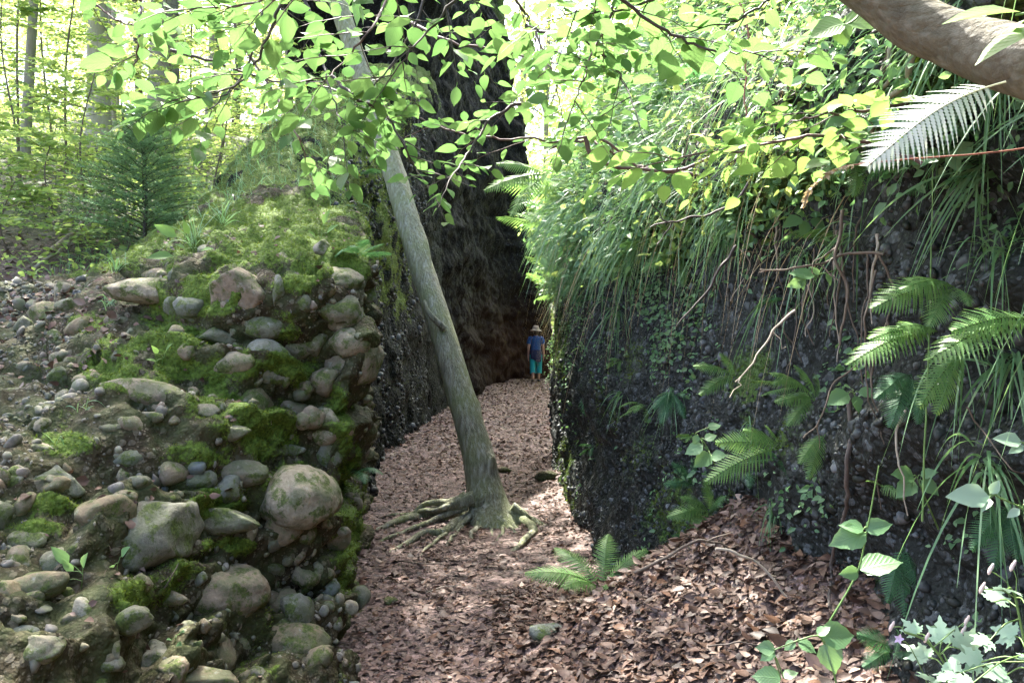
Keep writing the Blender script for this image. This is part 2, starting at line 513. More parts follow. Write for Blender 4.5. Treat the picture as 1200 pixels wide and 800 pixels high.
M['palewood'] = simple('bleached dead wood', (0.32, 0.28, 0.22), 0.8, 0.3, 40)
M['stem'] = simple('green stem', (0.11, 0.20, 0.05), 0.5, 0.2, 60)
M['redstem'] = simple('red stem', (0.25, 0.10, 0.06), 0.5, 0.2, 60)
M['catkin'] = leaf_mat('catkin', (0.20, 0.28, 0.06), (0.28, 0.36, 0.08), (0.34, 0.40, 0.11), (0.3, 0.4, 0.08), 0.3, 0.6)
M['petal'] = simple('pale violet petal', (0.62, 0.50, 0.66), 0.5, 0.1, 30)
M['bud'] = simple('pinkish bud', (0.55, 0.45, 0.40), 0.6, 0.2, 60)
M['skin'] = simple('skin', (0.42, 0.24, 0.17), 0.5, 0.08, 10, 0.05)
M['shirt'] = simple('blue tee shirt cloth', (0.012, 0.055, 0.17), 0.85, 0.15, 12, 0.3)
M['jacket'] = simple('navy jacket cloth', (0.008, 0.012, 0.045), 0.85, 0.2, 12, 0.3)
M['teal'] = simple('teal trouser cloth', (0.008, 0.26, 0.27), 0.85, 0.15, 12, 0.3)
M['hat'] = simple('beige sun hat cloth', (0.22, 0.18, 0.14), 0.85, 0.1, 30, 0.2)
M['hair'] = simple('dark brown hair', (0.03, 0.02, 0.014), 0.6, 0.3, 60)
M['shoe'] = simple('dark shoe', (0.02, 0.018, 0.018), 0.6, 0.2, 30)


# ------------------------------------------------------------------ templates
def leaf_tpl(rows=6, width=0.62, fold=0.12, curl=0.12, tip=1.5, ser=0.0, base=0.75):
    v, uv = [], []
    for i in range(rows + 1):
        t = i / rows
        w = width * 0.5 * (math.sin(math.pi * t ** base) ** 0.85 if 0 < t < 1 else 0) * (1 - 0.25 * t ** 3)
        if t > 0.82:
            w *= 0.75
        if ser and 0 < i < rows:
            w *= 1 + (ser if i % 2 else -ser)
        z = -curl * t * t
        for sx in (-1, 0, 1):
            v.append((sx * w, t, z + (fold * w * 2 if sx else 0) - 0.25 * curl * (abs(sx)) * w))
            uv.append((0.5 + 0.5 * sx * (w / (width * 0.5)), t))
    f = []
    for i in range(rows):
        for k in (0, 1):
            a = i * 3 + k
            f.append((a, a + 1, a + 4, a + 3))
    return np.array(v), np.array(f), np.array(uv)


def stalked(t):
    v, f, uv = t
    n = len(v)
    v = np.concatenate([v, [(-.014, -.22, .03), (.014, -.22, .03), (.012, 0.02, 0.002), (-.012, 0.02, 0.002)]])
    return v, np.concatenate([f, [(n, n + 1, n + 2, n + 3)]]), np.concatenate([uv, [(.5, 0)] * 4])


BEECH = stalked(leaf_tpl(9, 0.66, 0.10, 0.20))
BEECH2 = stalked(leaf_tpl(9, 0.56, 0.26, -0.08))
LEAF = leaf_tpl(4, 0.62, 0.15, 0.12)
HERB = leaf_tpl(9, 0.70, 0.14, 0.22, ser=0.05)
DIAM = (np.array([(0, 0, 0), (0.30, 0.45, 0.06), (0, 1, -0.05), (-0.30, 0.45, 0.06)], float), np.array([(0, 1, 2, 3)]), np.array([(0.5, 0), (1, .5), (.5, 1), (0, .5)], float))
NEEDLE = (np.array([(-0.05, 0, 0), (0.05, 0, 0), (0.03, 0.8, 0.03), (-0.03, 0.8, 0.03)], float), np.array([(0, 1, 2, 3)]), np.zeros((4, 2)))
TRI = (np.array([(-0.16, 0, 0), (0.16, 0, 0), (0, 1, 0.15)], float), np.array([(0, 1, 2)]), np.zeros((3, 2)))
ICO1, ICO2, ICO3, ICO4 = ico(1), ico(2), ico(3), ico(4)


def lobed_tpl(seed=0):
    """deeply cut herb leaf: five lobes, each a toothed leaflet"""
    m = MB()
    base = leaf_tpl(8, 0.42, 0.05, 0.1, ser=0.34)
    for k, a in enumerate((-75, -38, 0, 38, 75)):
        s = (0.55, 0.8, 1.0, 0.8, 0.55)[k]
        d = np.array([math.sin(math.radians(a)), math.cos(math.radians(a)), -0.06 * (k % 2)])
        m.add(base, [(0, 0.02, 0.004 * k)], d, (0, 0, 1), s)
    return np.concatenate(m.v), np.concatenate(m.f), np.concatenate(m.uv)


LOBED = lobed_tpl()


def rand_dirs(n, horizontal=0.3):
    a = R.uniform(0, 2 * np.pi, n)
    return np.stack([np.cos(a), np.sin(a), R.normal(0, horizontal, n)], 1)


# ------------------------------------------------------------------ TERRAIN
Yk = np.array([0, 1.8, 2.7, 3.5, 4.2, 5.2, 6.9, 9.0, 11.9, 12.4, 13.2, 20, 28, 40, 200.])
XRk = np.array([1.6, 1.30, 1.22, 1.18, 1.12, 0.86, 0.62, 0.58, 0.54, 0.9, 2.6, 3.2, 3.0, 3.6, 12.])
XLy = np.array([-20, 0, 3.0, 4.2, 4.9, 7.5, 10.4, 17, 24, 28, 31, 40, 200.])
XLk = np.array([-9, -6, -1.5, -0.9, -1.0, -1.34, -1.7, -1.5, -1.0, 0.2, 0.6, -1.0, -12.])


def xr(y):
    return np.interp(y, Yk, XRk)


def xl(y):
    return np.interp(y, XLy, XLk)


def lipz(y):
    return np.interp(y, [0, 3, 4, 6, 8.5, 12], [2.5, 2.4, 2.35, 2.3, 2.6, 3.2])


OFFS = np.array([-1, -0.12, 0.1, 0.45, 1.2, 3.2, 8.0, 30.0])
OFFZ = np.array([0, 0.0, 0.5, 1.3, 2.6, 5.0, 8.0, 10.0])


def height(x, y):
    floor = np.interp(y, [0, 8, 20, 28, 60, 200], [0, 0.02, 0.16, 0.36, 0.7, 2.0])
    floor = floor + 0.06 * smooth(0.5, 1.4, np.abs(x - 0.5 * (xl(y) + xr(y)))) * smooth(5, 9, y)
    # leaf mound against the right wall
    t = np.clip((x - (xr(y) - 1.28)) / 1.25, 0, 1.15)
    prof = np.interp(y, [1.0, 2.2, 3.0, 4.3, 4.9, 5.7], [0.15, 0.40, 0.66, 0.98, 0.55, 0.0])
    floor = floor + 0.80 * t ** 1.25 * prof
    # left plateau
    hl = np.interp(y, [-20, 2, 3, 4, 5, 6, 7.5, 9, 12, 18, 26, 45, 200], [0, 0, .1, .6, 1.0, 1.45, 2.0, 2.55, 3.6, 5.6, 7.2, 8.5, 12])
    hl = hl + 0.10 * np.clip(-x - 4, 0, 40) * smooth(5, 9, y)
    L = smooth(0.5, 1.7, xl(y) - x)
    # right hillside
    off = x - xr(y) - 0.3
    hr = lipz(np.clip(y, 0, 12)) - 0.25 + np.interp(off, OFFS, OFFZ)
    hr = np.where(y > 12, hr * (1 - 0.5 * smooth(14, 30, y)), hr)
    Rr = smooth(0.25, 0.8, off + 0.3)
    z = floor * (1 - L) + hl * L
    z = z * (1 - Rr) + hr * Rr
    return z


def hnoise(x, y):
    p = np.stack([x, y, 0 * x], 1)
    return 0.035 * fbm(p * 1.7, 4, 3) + 0.012 * fbm(p * 9, 2, 5)


xs = np.concatenate([-np.geomspace(3.2, 160, 46)[::-1], np.arange(-3.1, 3.15, 0.06), np.geomspace(3.2, 160, 46)])
ys = np.concatenate([np.linspace(-40, 1.8, 24), np.arange(2, 14, 0.06), np.arange(14, 36, 0.25), np.geomspace(36, 260, 30)])
GX, GY = np.meshgrid(xs, ys, indexing='ij')
gx, gy = GX.ravel(), GY.ravel()
gz = height(gx, gy) + hnoise(gx, gy)
gm = MB()
gm.raw(np.stack([gx, gy, gz], 1), grid_faces(len(xs), len(ys), flip=True))
ground = gm.build('ground', M['ground'])
tag(ground, kind='structure')
wild = np.maximum(smooth(0.5, 1.5, xl(gy) - gx) * smooth(8.0, 10.0, gy), smooth(0.2, 0.6, gx - xr(gy)))
set_attr(ground.data, 'wild', wild)


def gh(x, y):
    x = np.atleast_1d(np.asarray(x, float))
    y = np.atleast_1d(np.asarray(y, float))
    return height(x, y) + hnoise(x, y)


SOLIDS = []


def solid(v, f, name):
    SOLIDS.append((name, BVHTree.FromPolygons([Vector(x) for x in v], [tuple(x) for x in f])))


solid(gm.v[0], gm.f[0], 'ground')


def hit(px, py, only=None):
    d = Vector(((px - 600) / F, 1.0, (400 - py) / F)).normalized()
    best = None
    for nm, b in SOLIDS:
        if only and nm not in only:
            continue
        loc, no, idx, dist = b.ray_cast(Vector(CAM), d)
        if loc is not None and (best is None or dist < best[2]):
            if no.dot(d) > 0:
                no = -no
            best = (np.array(loc), np.array(no), dist, nm, idx)
    return best


def project(v):
    d = np.maximum(v[:, 1], 0.05)
    return 600 + v[:, 0] / d * F, 400 - (v[:, 2] - 1.6) / d * F


def blobs(v, regions):
    px, py = project(v)
    m = np.zeros(len(v))
    for (x, y, rx, ry, s) in regions:
        m = np.maximum(m, s * np.exp(-0.6 * (((px - x) / rx) ** 2 + ((py - y) / ry) ** 2) ** 1.3))
    return m


# ------------------------------------------------------------------ ROCK A : the near cobbled outcrop
colsA = [-420, -180, 0, 110, 210, 300, 370]
rowsA = {
    960: [2.1, 2.2, 2.25, 2.5, 2.75, 3.0, 3.45],
    800: [2.5, 2.62, 2.75, 3.05, 3.4, 3.75, 4.05],
    700: [2.8, 2.95, 3.1, 3.38, 3.68, 4.1, 4.4],
    600: [3.15, 3.3, 3.5, 3.72, 3.95, 4.25, 4.56],
    500: [3.7, 3.85, 4.0, 4.12, 4.22, 4.44, 4.7],
    410: [4.6, 4.8, 4.9, 4.7, 4.55, 4.62, 4.8],
    335: [6.4, 6.5, 6.6, 5.7, 4.95, 4.82, 4.9],
}
edge = {960: (400, 3.7), 800: (400, 4.15), 700: (384, 4.5), 600: (386, 4.68), 500: (412, 4.85), 410: (428, 4.97), 335: (434, 5.1)}
ctrl = []
for py, ds in rowsA.items():
    row = [W(c, py, d) for c, d in zip(colsA, ds)]
    epx, ed = edge[py]
    e = W(epx, py, ed)
    row.append(e)
    z = e[2]
    k = np.clip(z / 1.9, -0.3, 1.1)
    row.append(np.array([-1.06 + 0.10 * k, 5.7, z * 1.0]))
    row.append(np.array([-1.36 + 0.02 * k, 7.6, z * 1.1]))
    row.append(np.array([-1.9, 8.6, z * 1.1 - 0.2]))
    ctrl.append(row)
# crest rows
tops = [(-420, 7.4, 1.9), (-180, 7.6, 1.95), (0, 7.8, 2.0), (110, 7.0, 2.12), (210, 6.2, 2.32), (300, 6.0, 2.38), (370, 5.9, 2.34)]
row = [np.array([(c - 600) / F * d, d, z]) for c, d, z in tops]
row += [np.array([-0.98, 6.1, 2.25]), np.array([-1.15, 6.6, 2.3]), np.array([-1.45, 7.8, 2.5]), np.array([-1.9, 8.7, 2.4])]
ctrl.append(row)
tops2 = [(-420, 8.6, 2.0), (-180, 9, 2.1), (0, 9.2, 1.9), (110, 8.8, 2.05), (210, 8.2, 2.55), (300, 7.9, 2.95), (370, 7.6, 2.85)]
row = [np.array([(c - 600) / F * d, d, z]) for c, d, z in tops2]
row += [np.array([-1.35, 7.5, 2.65]), np.array([-1.4, 7.7, 2.62]), np.array([-1.6, 8.3, 2.6]), np.array([-2.0, 9.0, 2.4])]
ctrl.append(row)
row = [p + np.array([0, 1.0, -0.9]) for p in row]
ctrl.append(row)
NA = (300, 300)
gA = net(ctrl, *NA)
nA = grid_normals(gA).reshape(-1, 3)
vA = gA.reshape(-1, 3)
if nA[:, 1].mean() > 0:
    nA = -nA
disp = 0.13 * fbm(vA * 1.9, 5, 21) + 0.04 * fbm(vA * 9, 3, 22)
w0, id0 = worley(vA * np.array([2.6, 2.6, 3.4]) + 0.5 * fbm(vA * 3, 3, 2)[:, None], 15)
disp += 0.13 * (id0 - 0.5) * smooth(0.75, 0.35, w0)
w1, id1 = worley(vA * np.array([6.5, 6.5, 8.5]) + 0.4 * fbm(vA * 5, 2, 1)[:, None], 5)
w2, id2 = worley(vA * 17.0, 8)
disp += 0.055 * np.clip(0.62 - w1, 0, 1) * (id1 > 0.35) + 0.016 * np.clip(0.6 - w2, 0, 1) * (id2 > 0.25)
lz = vA[:, 2] * 2.5 + 1.1 * fbm(vA * 1.6, 3, 33)
saw = lz - np.floor(lz)
disp += 0.15 * (np.where(saw < 0.85, saw / 0.85, (1 - saw) / 0.15) - 0.5) * smooth(2.4, 1.9, vA[:, 2]) * smooth(-2.8, -1.6, vA[:, 0])
disp -= 0.06 * smooth(0.1, 0.45, fbm(vA * np.array([3, 3, 9]), 3, 31))
vA = vA + nA * disp[:, None]
fA = grid_faces(*NA)
mossA = blobs(vA, [
    (390, 300, 60, 26, 1.0), (330, 270, 90, 40, 0.95), (350, 320, 60, 20, 0.8), (240, 348, 45, 22, 1.0), (170, 425, 60, 28, 1.0), (300, 300, 60, 20, .7),
    (140, 440, 40, 20, .8), (262, 440, 34, 30, 1.0), (275, 480, 45, 30, 1.0), (300, 500, 40, 22, .8), (345, 430, 40, 20, .8), (235, 533, 36, 16, 0.9), (245, 592, 26, 12, 0.95),
    (200, 680, 26, 24, .7), (155, 700, 30, 20, .6), (315, 520, 30, 20, .9), (345, 555, 30, 16, .8), (270, 640, 30, 10, .8), (60, 590, 50, 12, .7), (30, 620, 40, 12, .7),
    (75, 520, 40, 14, .6), (340, 600, 20, 20, .6), (300, 790, 30, 16, .5), (120, 380, 40, 16, .55), (325, 385, 34, 18, .8), (220, 400, 34, 16, .8), (395, 500, 18, 50, .5), (400, 600, 22, 90, .65)])
mossA = np.maximum(mossA, blobs(vA, [(250, 262, 130, 32, .9), (120, 300, 80, 25, .6)]))
mossA = np.clip(mossA * 1.3 * (0.85 + 1.2 * fbm(vA * 6, 5, 40)) + 0.35 * smooth(0.12, 0.4, fbm(vA * 3.5, 4, 44)), 0, 1)
vA = vA + nA * (0.035 * smooth(0.3, 0.8, mossA) * (0.6 + fbm(vA * 14, 3, 45)))[:, None]
a = MB()
a.raw(vA, fA)
rockA = a.build('rock_outcrop', M['rockA'])
tag(rockA, 'low sloping outcrop of weathered conglomerate studded with rounded cobbles and moss', 'rock')
set_attr(rockA.data, 'moss', mossA)
solid(vA, fA, 'A')


def sample_faces(v, f, weight, n):
    a, b, c = v[f[:, 0]], v[f[:, 1]], v[f[:, 2]]
    d = v[f[:, 3]]
    ar = np.linalg.norm(np.cross(c - a, d - b), axis=1) * 0.5
    p = ar * weight
    idx = R.choice(len(f), n, p=p / p.sum())
    u, w = R.random((n, 1)), R.random((n, 1))
    pos = (a[idx] * (1 - u) + b[idx] * u) * (1 - w) + (d[idx] * (1 - u) + c[idx] * u) * w
    no = nrm(np.cross(b - a, d - a))[idx]
    return pos, no, idx


def face_cam(pos, no):
    s = np.sign(((CAM - pos) * no).sum(1, keepdims=True))
    return no * np.where(s == 0, 1, s)


def tufts(mb, tpl, pos, no, size, up=0.4, spread=0.6, k=1):
    n = len(pos)
    d = no + np.array([0, 0, up]) + R.normal(0, spread, (n, 3))
    mb.add(tpl, pos, d, rand_dirs(n, 0.4), size)


# moss cushions of A
wA = (mossA[fA].mean(1) > 0.35) * mossA[fA].mean(1)
pos, no, _ = sample_faces(vA, fA, wA, 150000)
no = face_cam(pos, no)
mb = MB()
tufts(mb, TRI, pos - no * 0.004, no, R.uniform(0.008, 0.024, len(pos)), 0.3, 0.6)
tag(mb.build('moss', M['moss'], rockA, False), kind='stuff')

# cobbles
def cobble_shape(rng, sub=ICO3, cuts=6):
    v = sub[0].copy()
    for k in range(cuts):
        n = nrm(rng.normal(size=3))
        c = rng.uniform(0.5, 0.88)
        d = np.maximum(0, v @ n - c)
        v = v - n * (d * 0.85)[:, None]
    off = rng.uniform(0, 50, 3)
    v = v * (1 + 0.20 * fbm(v * 1.2 + off, 3, 2) + 0.07 * fbm(v * 4 + off, 3, 3))[:, None]
    return v


COB = [  # px, py, w, h, tilt deg
    (402, 327, 52, 36, 10), (395, 366, 66, 40, -8), (400, 394, 38, 28, 0), (376, 402, 36, 30, 0), (345, 412, 30, 24, 10), (395, 430, 54, 44, 0),
    (178, 345, 62, 26, -5), (268, 343, 52, 44, 10), (320, 336, 18, 30, 0), (308, 385, 46, 36, -10), (256, 392, 48, 26, 0), (222, 375, 26, 14, 0),
    (197, 362, 26, 18, 0), (222, 354, 30, 22, 0), (272, 421, 44, 22, 8), (322, 438, 46, 44, 30), (186, 320, 40, 20, -8), (46, 374, 62, 30, -5),
    (60, 400, 20, 28, 20), (92, 385, 36, 26, 15), (92, 416, 20, 10, 0), (30, 428, 28, 14, 0), (75, 412, 26, 16, 0), (76, 464, 40, 26, 0),
    (195, 477, 34, 15, -6), (165, 462, 70, 26, -6), (180, 488, 22, 12, 0), (158, 492, 28, 20, 0), (275, 507, 38, 14, 0), (300, 470, 40, 36, 20),
    (341, 478, 32, 32, 0), (362, 470, 26, 28, 0), (384, 458, 30, 28, 0), (368, 497, 26, 20, 0), (345, 527, 28, 12, 0), (352, 456, 18, 14, 0),
    (326, 583, 66, 56, 10), (174, 627, 82, 76, 25), (101, 605, 56, 46, 35), (62, 562, 78, 36, -12), (68, 574, 32, 22, 0), (143, 533, 38, 22, 0),
    (206, 545, 42, 34, 0), (233, 562, 42, 22, 10), (290, 547, 56, 28, 0), (276, 566, 26, 24, 0), (268, 616, 78, 28, 3), (262, 662, 102, 60, -4),
    (322, 640, 22, 22, 0), (346, 624, 38, 36, 0), (327, 668, 32, 32, 0), (358, 676, 32, 30, 0), (360, 717, 32, 42, 5), (330, 696, 28, 24, 0),
    (22, 655, 40, 32, 25), (62, 655, 34, 34, 0), (6, 604, 26, 30, 0), (26, 630, 40, 22, 0), (44, 698, 86, 32, 17), (34, 758, 90, 32, 18),
    (84, 724, 26, 18, 10), (26, 738, 34, 14, 0), (16, 724, 24, 11, 0), (230, 728, 32, 30, 0), (266, 757, 44, 36, -5), (296, 761, 34, 34, 10),
    (346, 757, 72, 42, -8), (175, 771, 56, 42, -30), (226, 794, 96, 30, -2), (292, 788, 30, 14, 0), (325, 764, 26, 20, 0), (340, 727, 26, 18, 0),
    (384, 775, 30, 34, 0), (372, 570, 26, 26, 0), (374, 598, 24, 32, 0), (384, 530, 26, 30, 0), (390, 490, 30, 34, 0), (352, 585, 26, 26, 0),
    (166, 725, 26, 12, 0), (200, 703, 32, 14, 0), (225, 750, 18, 10, 0), (98, 758, 18, 11, 0), (72, 750, 14, 10, 0), (126, 500, 26, 14, 0),
    (40, 515, 36, 16, 0), (12, 560, 34, 22, 0), (240, 480, 30, 16, 0), (110, 440, 30, 16, -10), (20, 455, 36, 18, 0), (135, 370, 30, 20, 0), (310, 555, 20, 14, 0), (150, 580, 26, 14, 0)]
rng = np.random.default_rng(5)
for k, (px, py, w, h, tl) in enumerate(COB):
    hh = hit(px, py, ('A',))
    if hh is None:
        continue
    loc, no, dist, _, _ = hh
    d = loc[1]
    sub = ICO4 if max(w, h) > 44 else ICO3
    v = cobble_shape(rng, sub, 7 if rng.random() < 0.6 else 3)
    a = math.radians(tl)
    sx, sz = w / F * d * 0.68, h / F * d * 0.70
    v = v * np.array([sx, min(sx, sz) * 1.25, sz])
    v = np.stack([v[:, 0] * math.cos(a) - v[:, 2] * math.sin(a), v[:, 1], v[:, 0] * math.sin(a) + v[:, 2] * math.cos(a)], 1)
    m = MB()
    m.raw(v, sub[1])
    o = m.build('cobble', M['cobble'], rockA)
    o.location = Vector(loc - no * min(sx, sz) * (0.62 + 0.36 * rng.random()))

# smaller stones bedded in the face (uncountable)
wS = (vA[fA[:, 0], 1] < 5.6) * (vA[fA[:, 0], 0] < -0.7) * np.clip(1.1 - mossA[fA].mean(1), 0.15, 1)
pos, no, _ = sample_faces(vA, fA, wS.astype(float), 520)
no = face_cam(pos, no)
m = MB()
sz = np.clip(np.exp(R.normal(math.log(.030), .35, len(pos))), .016, .06)
for kk in range(8):
    t = (cobble_shape(rng, ICO3, 6), ICO3[1], ICO3[2])
    sl = slice(kk, None, 8)
    n_ = len(pos[sl])
    m.add(t, pos[sl] - no[sl] * sz[sl][:, None] * .62, rand_dirs(n_, .2), no[sl] + R.normal(0, .25, (n_, 3)), sz[sl][:, None] * R.uniform(.75, 1.35, (n_, 3)))
tag(m.build('small_stones', M['cobble'], rockA), kind='stuff')

# pebbles of A (uncountable)
cobc = np.array([(c[0], c[1]) for c in COB])
inview = smooth(-0.2, 0.3, -nA[:, 1])
wP = np.clip(1 - mossA[fA].mean(1) * 1.4, 0, 1) * (vA[fA[:, 0], 1] < 6.5) * (0.25 + 0.75 * smooth(-1.3, -2.0, vA[fA[:, 0], 0])) * (0.1 + smooth(-.1, .3, fbm(vA[fA[:, 0]] * 2.4, 3, 46)))
pos, no, _ = sample_faces(vA, fA, wP, 7000)
no = face_cam(pos, no)
m = MB()
sz = np.exp(R.normal(math.log(0.010), 0.6, len(pos)))
sz = np.clip(sz, 0.004, 0.045)
for kk in range(4):
    t = (cobble_shape(rng, ICO2, 5), ICO2[1], ICO2[2])
    sl = slice(kk, None, 4)
    n_ = len(pos[sl])
    m.add(t, pos[sl] - no[sl] * sz[sl][:, None] * 0.1, rand_dirs(n_, .5), no[sl] + R.normal(0, .3, (n_, 3)), sz[sl][:, None] * R.uniform(0.5, 1.4, (n_, 3)))
tag(m.build('pebbles', M['pebble'], rockA), kind='stuff')

# ------------------------------------------------------------------ ROCK B : mossy ridge
ctrl = []
yb = [6.7, 7.0, 8.0, 9.2, 10.4, 12.0, 14.0, 16.5, 19.5, 21.0]
xb = [-1.6, -1.55, -1.42, -1.58, -1.70, -1.72, -1.66, -1.55, -1.42, -1.6]
zt = [0.6, 2.25, 2.75, 3.35, 3.95, 4.7, 5.6, 6.5, 7.2, 7.4]
prof = [(0.06, -0.4, 0), (0.02, 0, .25), (-0.02, 0, .5), (0.0, 0, .75), (-0.02, 0, .92), (-0.16, 0.02, 1.0), (-0.45, 0.20, 1.0), (-0.9, 0.22, 1.0), (-1.5, -.25, 1.0), (-2.2, -1.5, 1.0)]
for ox, oz, kz in prof:
    ctrl.append([np.array([x + ox, y, z * kz + oz]) for x, y, z in zip(xb, yb, zt)])
NB = (260, 440)
gB = net(ctrl, *NB)
nB = grid_normals(gB).reshape(-1, 3)
vB = gB.reshape(-1, 3)
if nB[:, 0].mean() < 0:
    nB = -nB
up = np.abs(nB[:, 2])
dB = 0.15 * fbm(vB * np.array([1.1, 1.1, 1.6]), 5, 51) + 0.05 * fbm(vB * 5, 4, 52)
w1, id1 = worley(vB * 7.0, 55)
dB += 0.05 * np.clip(0.6 - w1, 0, 1)
# water worn flutes under the shoulder
dB += 0.03 * fbm(vB * np.array([2.0, 3.0, 0.9]), 3, 53) * smooth(2.2, 3.5, vB[:, 2])
dB += 0.05 * fbm(vB * 7, 4, 54)
vB = vB + nB * dB[:, None]
fB = grid_faces(*NB)
mossB = np.clip(smooth(0.25, 0.6, up) + 0.85 * smooth(-0.9, -0.15, vB[:, 2] - np.interp(vB[:, 1], yb, zt)) + 0.8 * blobs(vB, [(415, 220, 55, 80, 1.2), (448, 280, 26, 80, 1.0), (468, 330, 20, 70, .8)]), 0, 1) * np.clip(0.8 + 0.9 * fbm(vB * 4, 4, 61), 0, 1.2)
mossB = np.clip(mossB, 0, 1)
b = MB()
b.raw(vB, fB)
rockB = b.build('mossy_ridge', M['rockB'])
tag(rockB, 'tall rock ridge with pale moss shoulder and dark wall behind the leaning tree', 'rock')
set_attr(rockB.data, 'moss', mossB)
solid(vB, fB, 'B')
wB = np.where(mossB[fB].mean(1) > 0.4, mossB[fB].mean(1), 0) * (vB[fB[:, 0], 1] < 15)
pos, no, _ = sample_faces(vB, fB, wB, 42000)
no = face_cam(pos, no)
mb = MB()
tufts(mb, TRI, pos - no * 0.01, no, R.uniform(0.02, 0.055, len(pos)), -0.5, 0.6)
tag(mb.build('moss', M['palemoss'], rockB, False), kind='stuff')

wq = (vB[fB[:, 0], 1] < 16) * (np.abs(nB[fB[:, 0], 0]) > .6) * (vB[fB[:, 0], 0] > -2.2)
pos, no, _ = sample_faces(vB, fB, wq.astype(float), 9000)
no = face_cam(pos, no)
keep = fbm(pos * 1.8, 3, 95) > -0.05
pos, no = pos[keep], no[keep]
m = MB()
sz = np.clip(np.exp(R.normal(math.log(0.017), 0.5, len(pos))), 0.008, 0.055)
t = (cobble_shape(rng, ICO1, 4), ICO1[1], ICO1[2])
m.add(t, pos, rand_dirs(len(pos), .5), no, sz[:, None] * R.uniform(0.6, 1.3, (len(pos), 3)))
tag(m.build('pebbles', M['wetpebble'], rockB), kind='stuff')

# ------------------------------------------------------------------ ROCK C : tall tower
lev = [(-0.5, 0), (1.5, 0.0), (3.0, 0.02), (5.0, 0.16), (7.5, 0.45), (10.0, 0.75), (12.5, 1.05), (15.0, 1.4), (17.0, 1.8)]
foot = np.array([(-1.75, 16.0), (-1.42, 17.6), (-1.22, 20.5), (-0.85, 24.0), (-0.15, 27.6), (0.75, 28.9), (1.12, 29.6), (1.1, 31.5), (-1.5, 34), (-5.0, 31), (-5.5, 24), (-4.2, 17.2), (-1.75, 16.0)])
shr = np.array([0.2, 0.1, 0.05, 0.1, 0.5, 1.0, 1.15, 1.15, 0.6, -0.2, -0.4, -0.1, 0.2])
ctrl = []
for z, s in lev:
    r = []
    for (x, y), q in zip(foot, shr):
        r.append(np.array([x - s * q * 1.35 - 0.12 * max(0, z - 8) * (1 - q), y + 0.10 * s, z]))
    ctrl.append(r)
cx = np.array([-2.6, 25, 17.8])
ctrl.append([cx + (p - cx) * np.array([0.5, 0.5, 1]) for p in ctrl[-1]])
ctrl.append([cx + (p - cx) * np.array([0.02, 0.02, 0]) for p in ctrl[-1]])
NC = (300, 760)
gC = net(ctrl, *NC)
nC = grid_normals(gC).reshape(-1, 3)
vC = gC.reshape(-1, 3)
cen = np.array([-2.0, 25.5, 0])
if ((vC - cen) * nC)[:, :2].sum(1).mean() < 0:
    nC = -nC
dC = 0.42 * fbm(vC * np.array([.45, .45, .6]), 5, 71) + 0.22 * fbm(vC * np.array([.7, .7, 1.9]), 4, 72) + 0.08 * fbm(vC * np.array([1.2, 1.2, 0.25]), 3, 73) + 0.07 * fbm(vC * 5, 3, 74)
w1, id1 = worley(vC * 4.0, 75)
dC += 0.08 * np.clip(0.6 - w1, 0, 1)
seam = np.linspace(0, 1, NC[1])
sm = np.tile(np.minimum(smooth(0, 0.03, seam), smooth(0, 0.03, 1 - seam)), NC[0])
dC = dC * sm
vC = vC + nC * dC[:, None]
fC = grid_faces(*NC)
c = MB()
c.raw(vC, fC)
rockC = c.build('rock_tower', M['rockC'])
tag(rockC, 'towering dark rock face closing the gorge behind the walker', 'rock')
set_attr(rockC.data, 'moss', np.clip(0.6 * smooth(7, 13, vC[:, 2]) * (0.6 + fbm(vC, 3, 76)), 0, 1))
set_attr(rockC.data, 'rust', blobs(vC, [(600, 420, 40, 55, 0.9), (630, 430, 20, 40, 0.9), (570, 400, 25, 60, .5)]))
solid(vC, fC, 'C')

# ------------------------------------------------------------------ ROCK D : right cliff
yd = [0.6, 1.4, 2.2, 3.0, 3.8, 4.6, 5.6, 6.9, 8.5, 10.2, 11.6, 12.15, 12.5, 13.0]
xd = [xr(y) for y in yd[:-3]] + [0.62, 1.15, 2.6]
profD = [(-0.03, 0, -0.4), (0.0, 0, 0.3), (0.05, 0, 0.75), (0.0, 0, 1.2), (0.06, 0, 1.75), (0.07, 0, 2.15), (-0.14, 1, 0.0), (-0.10, 1, 0.35), (0.12, 1, 0.75), (0.5, 1, 1.4), (1.25, 1, 2.6), (3.2, 1, 4.7), (5.5, 1, 5.6)]
ctrl = []
for ox, rel, z in profD:
    r = []
    for k, (x, y) in enumerate(zip(xd, yd)):
        zz = z + (lipz(y) if rel else 0)
        if not rel and z > 1.5:
            zz = z * lipz(y) / 2.35
        nx = 1.0
        r.append(np.array([x + ox * nx, y - (0.25 * ox if k > 10 else 0), zz]))
    ctrl.append(r)
ND = (240, 420)
gD = net(ctrl, *ND)
nD = grid_normals(gD).reshape(-1, 3)
vD = gD.reshape(-1, 3)
if nD[:, 0].mean() > 0:
    nD = -nD
dD = 0.13 * fbm(vD * 1.4, 5, 81) + 0.05 * fbm(vD * 5, 4, 82) + 0.07 * fbm(vD * np.array([3.0, 3.0, 0.6]), 3, 83)
w1, id1 = worley(vD * 9.0, 85)
w2, id2 = worley(vD * 21.0, 86)
dD += 0.05 * np.clip(0.6 - w1, 0, 1) * (id1 > .3) + 0.02 * np.clip(0.6 - w2, 0, 1) * (id2 > .3)
dD -= 0.20 * blobs(vD, [(1160, 440, 80, 70, 1), (1120, 650, 110, 90, 1.1), (1150, 260, 70, 50, .7), (950, 420, 60, 60, .5)])
vD = vD + nD * dD[:, None]
fD = grid_faces(*ND)
upD = np.abs(nD[:, 2])
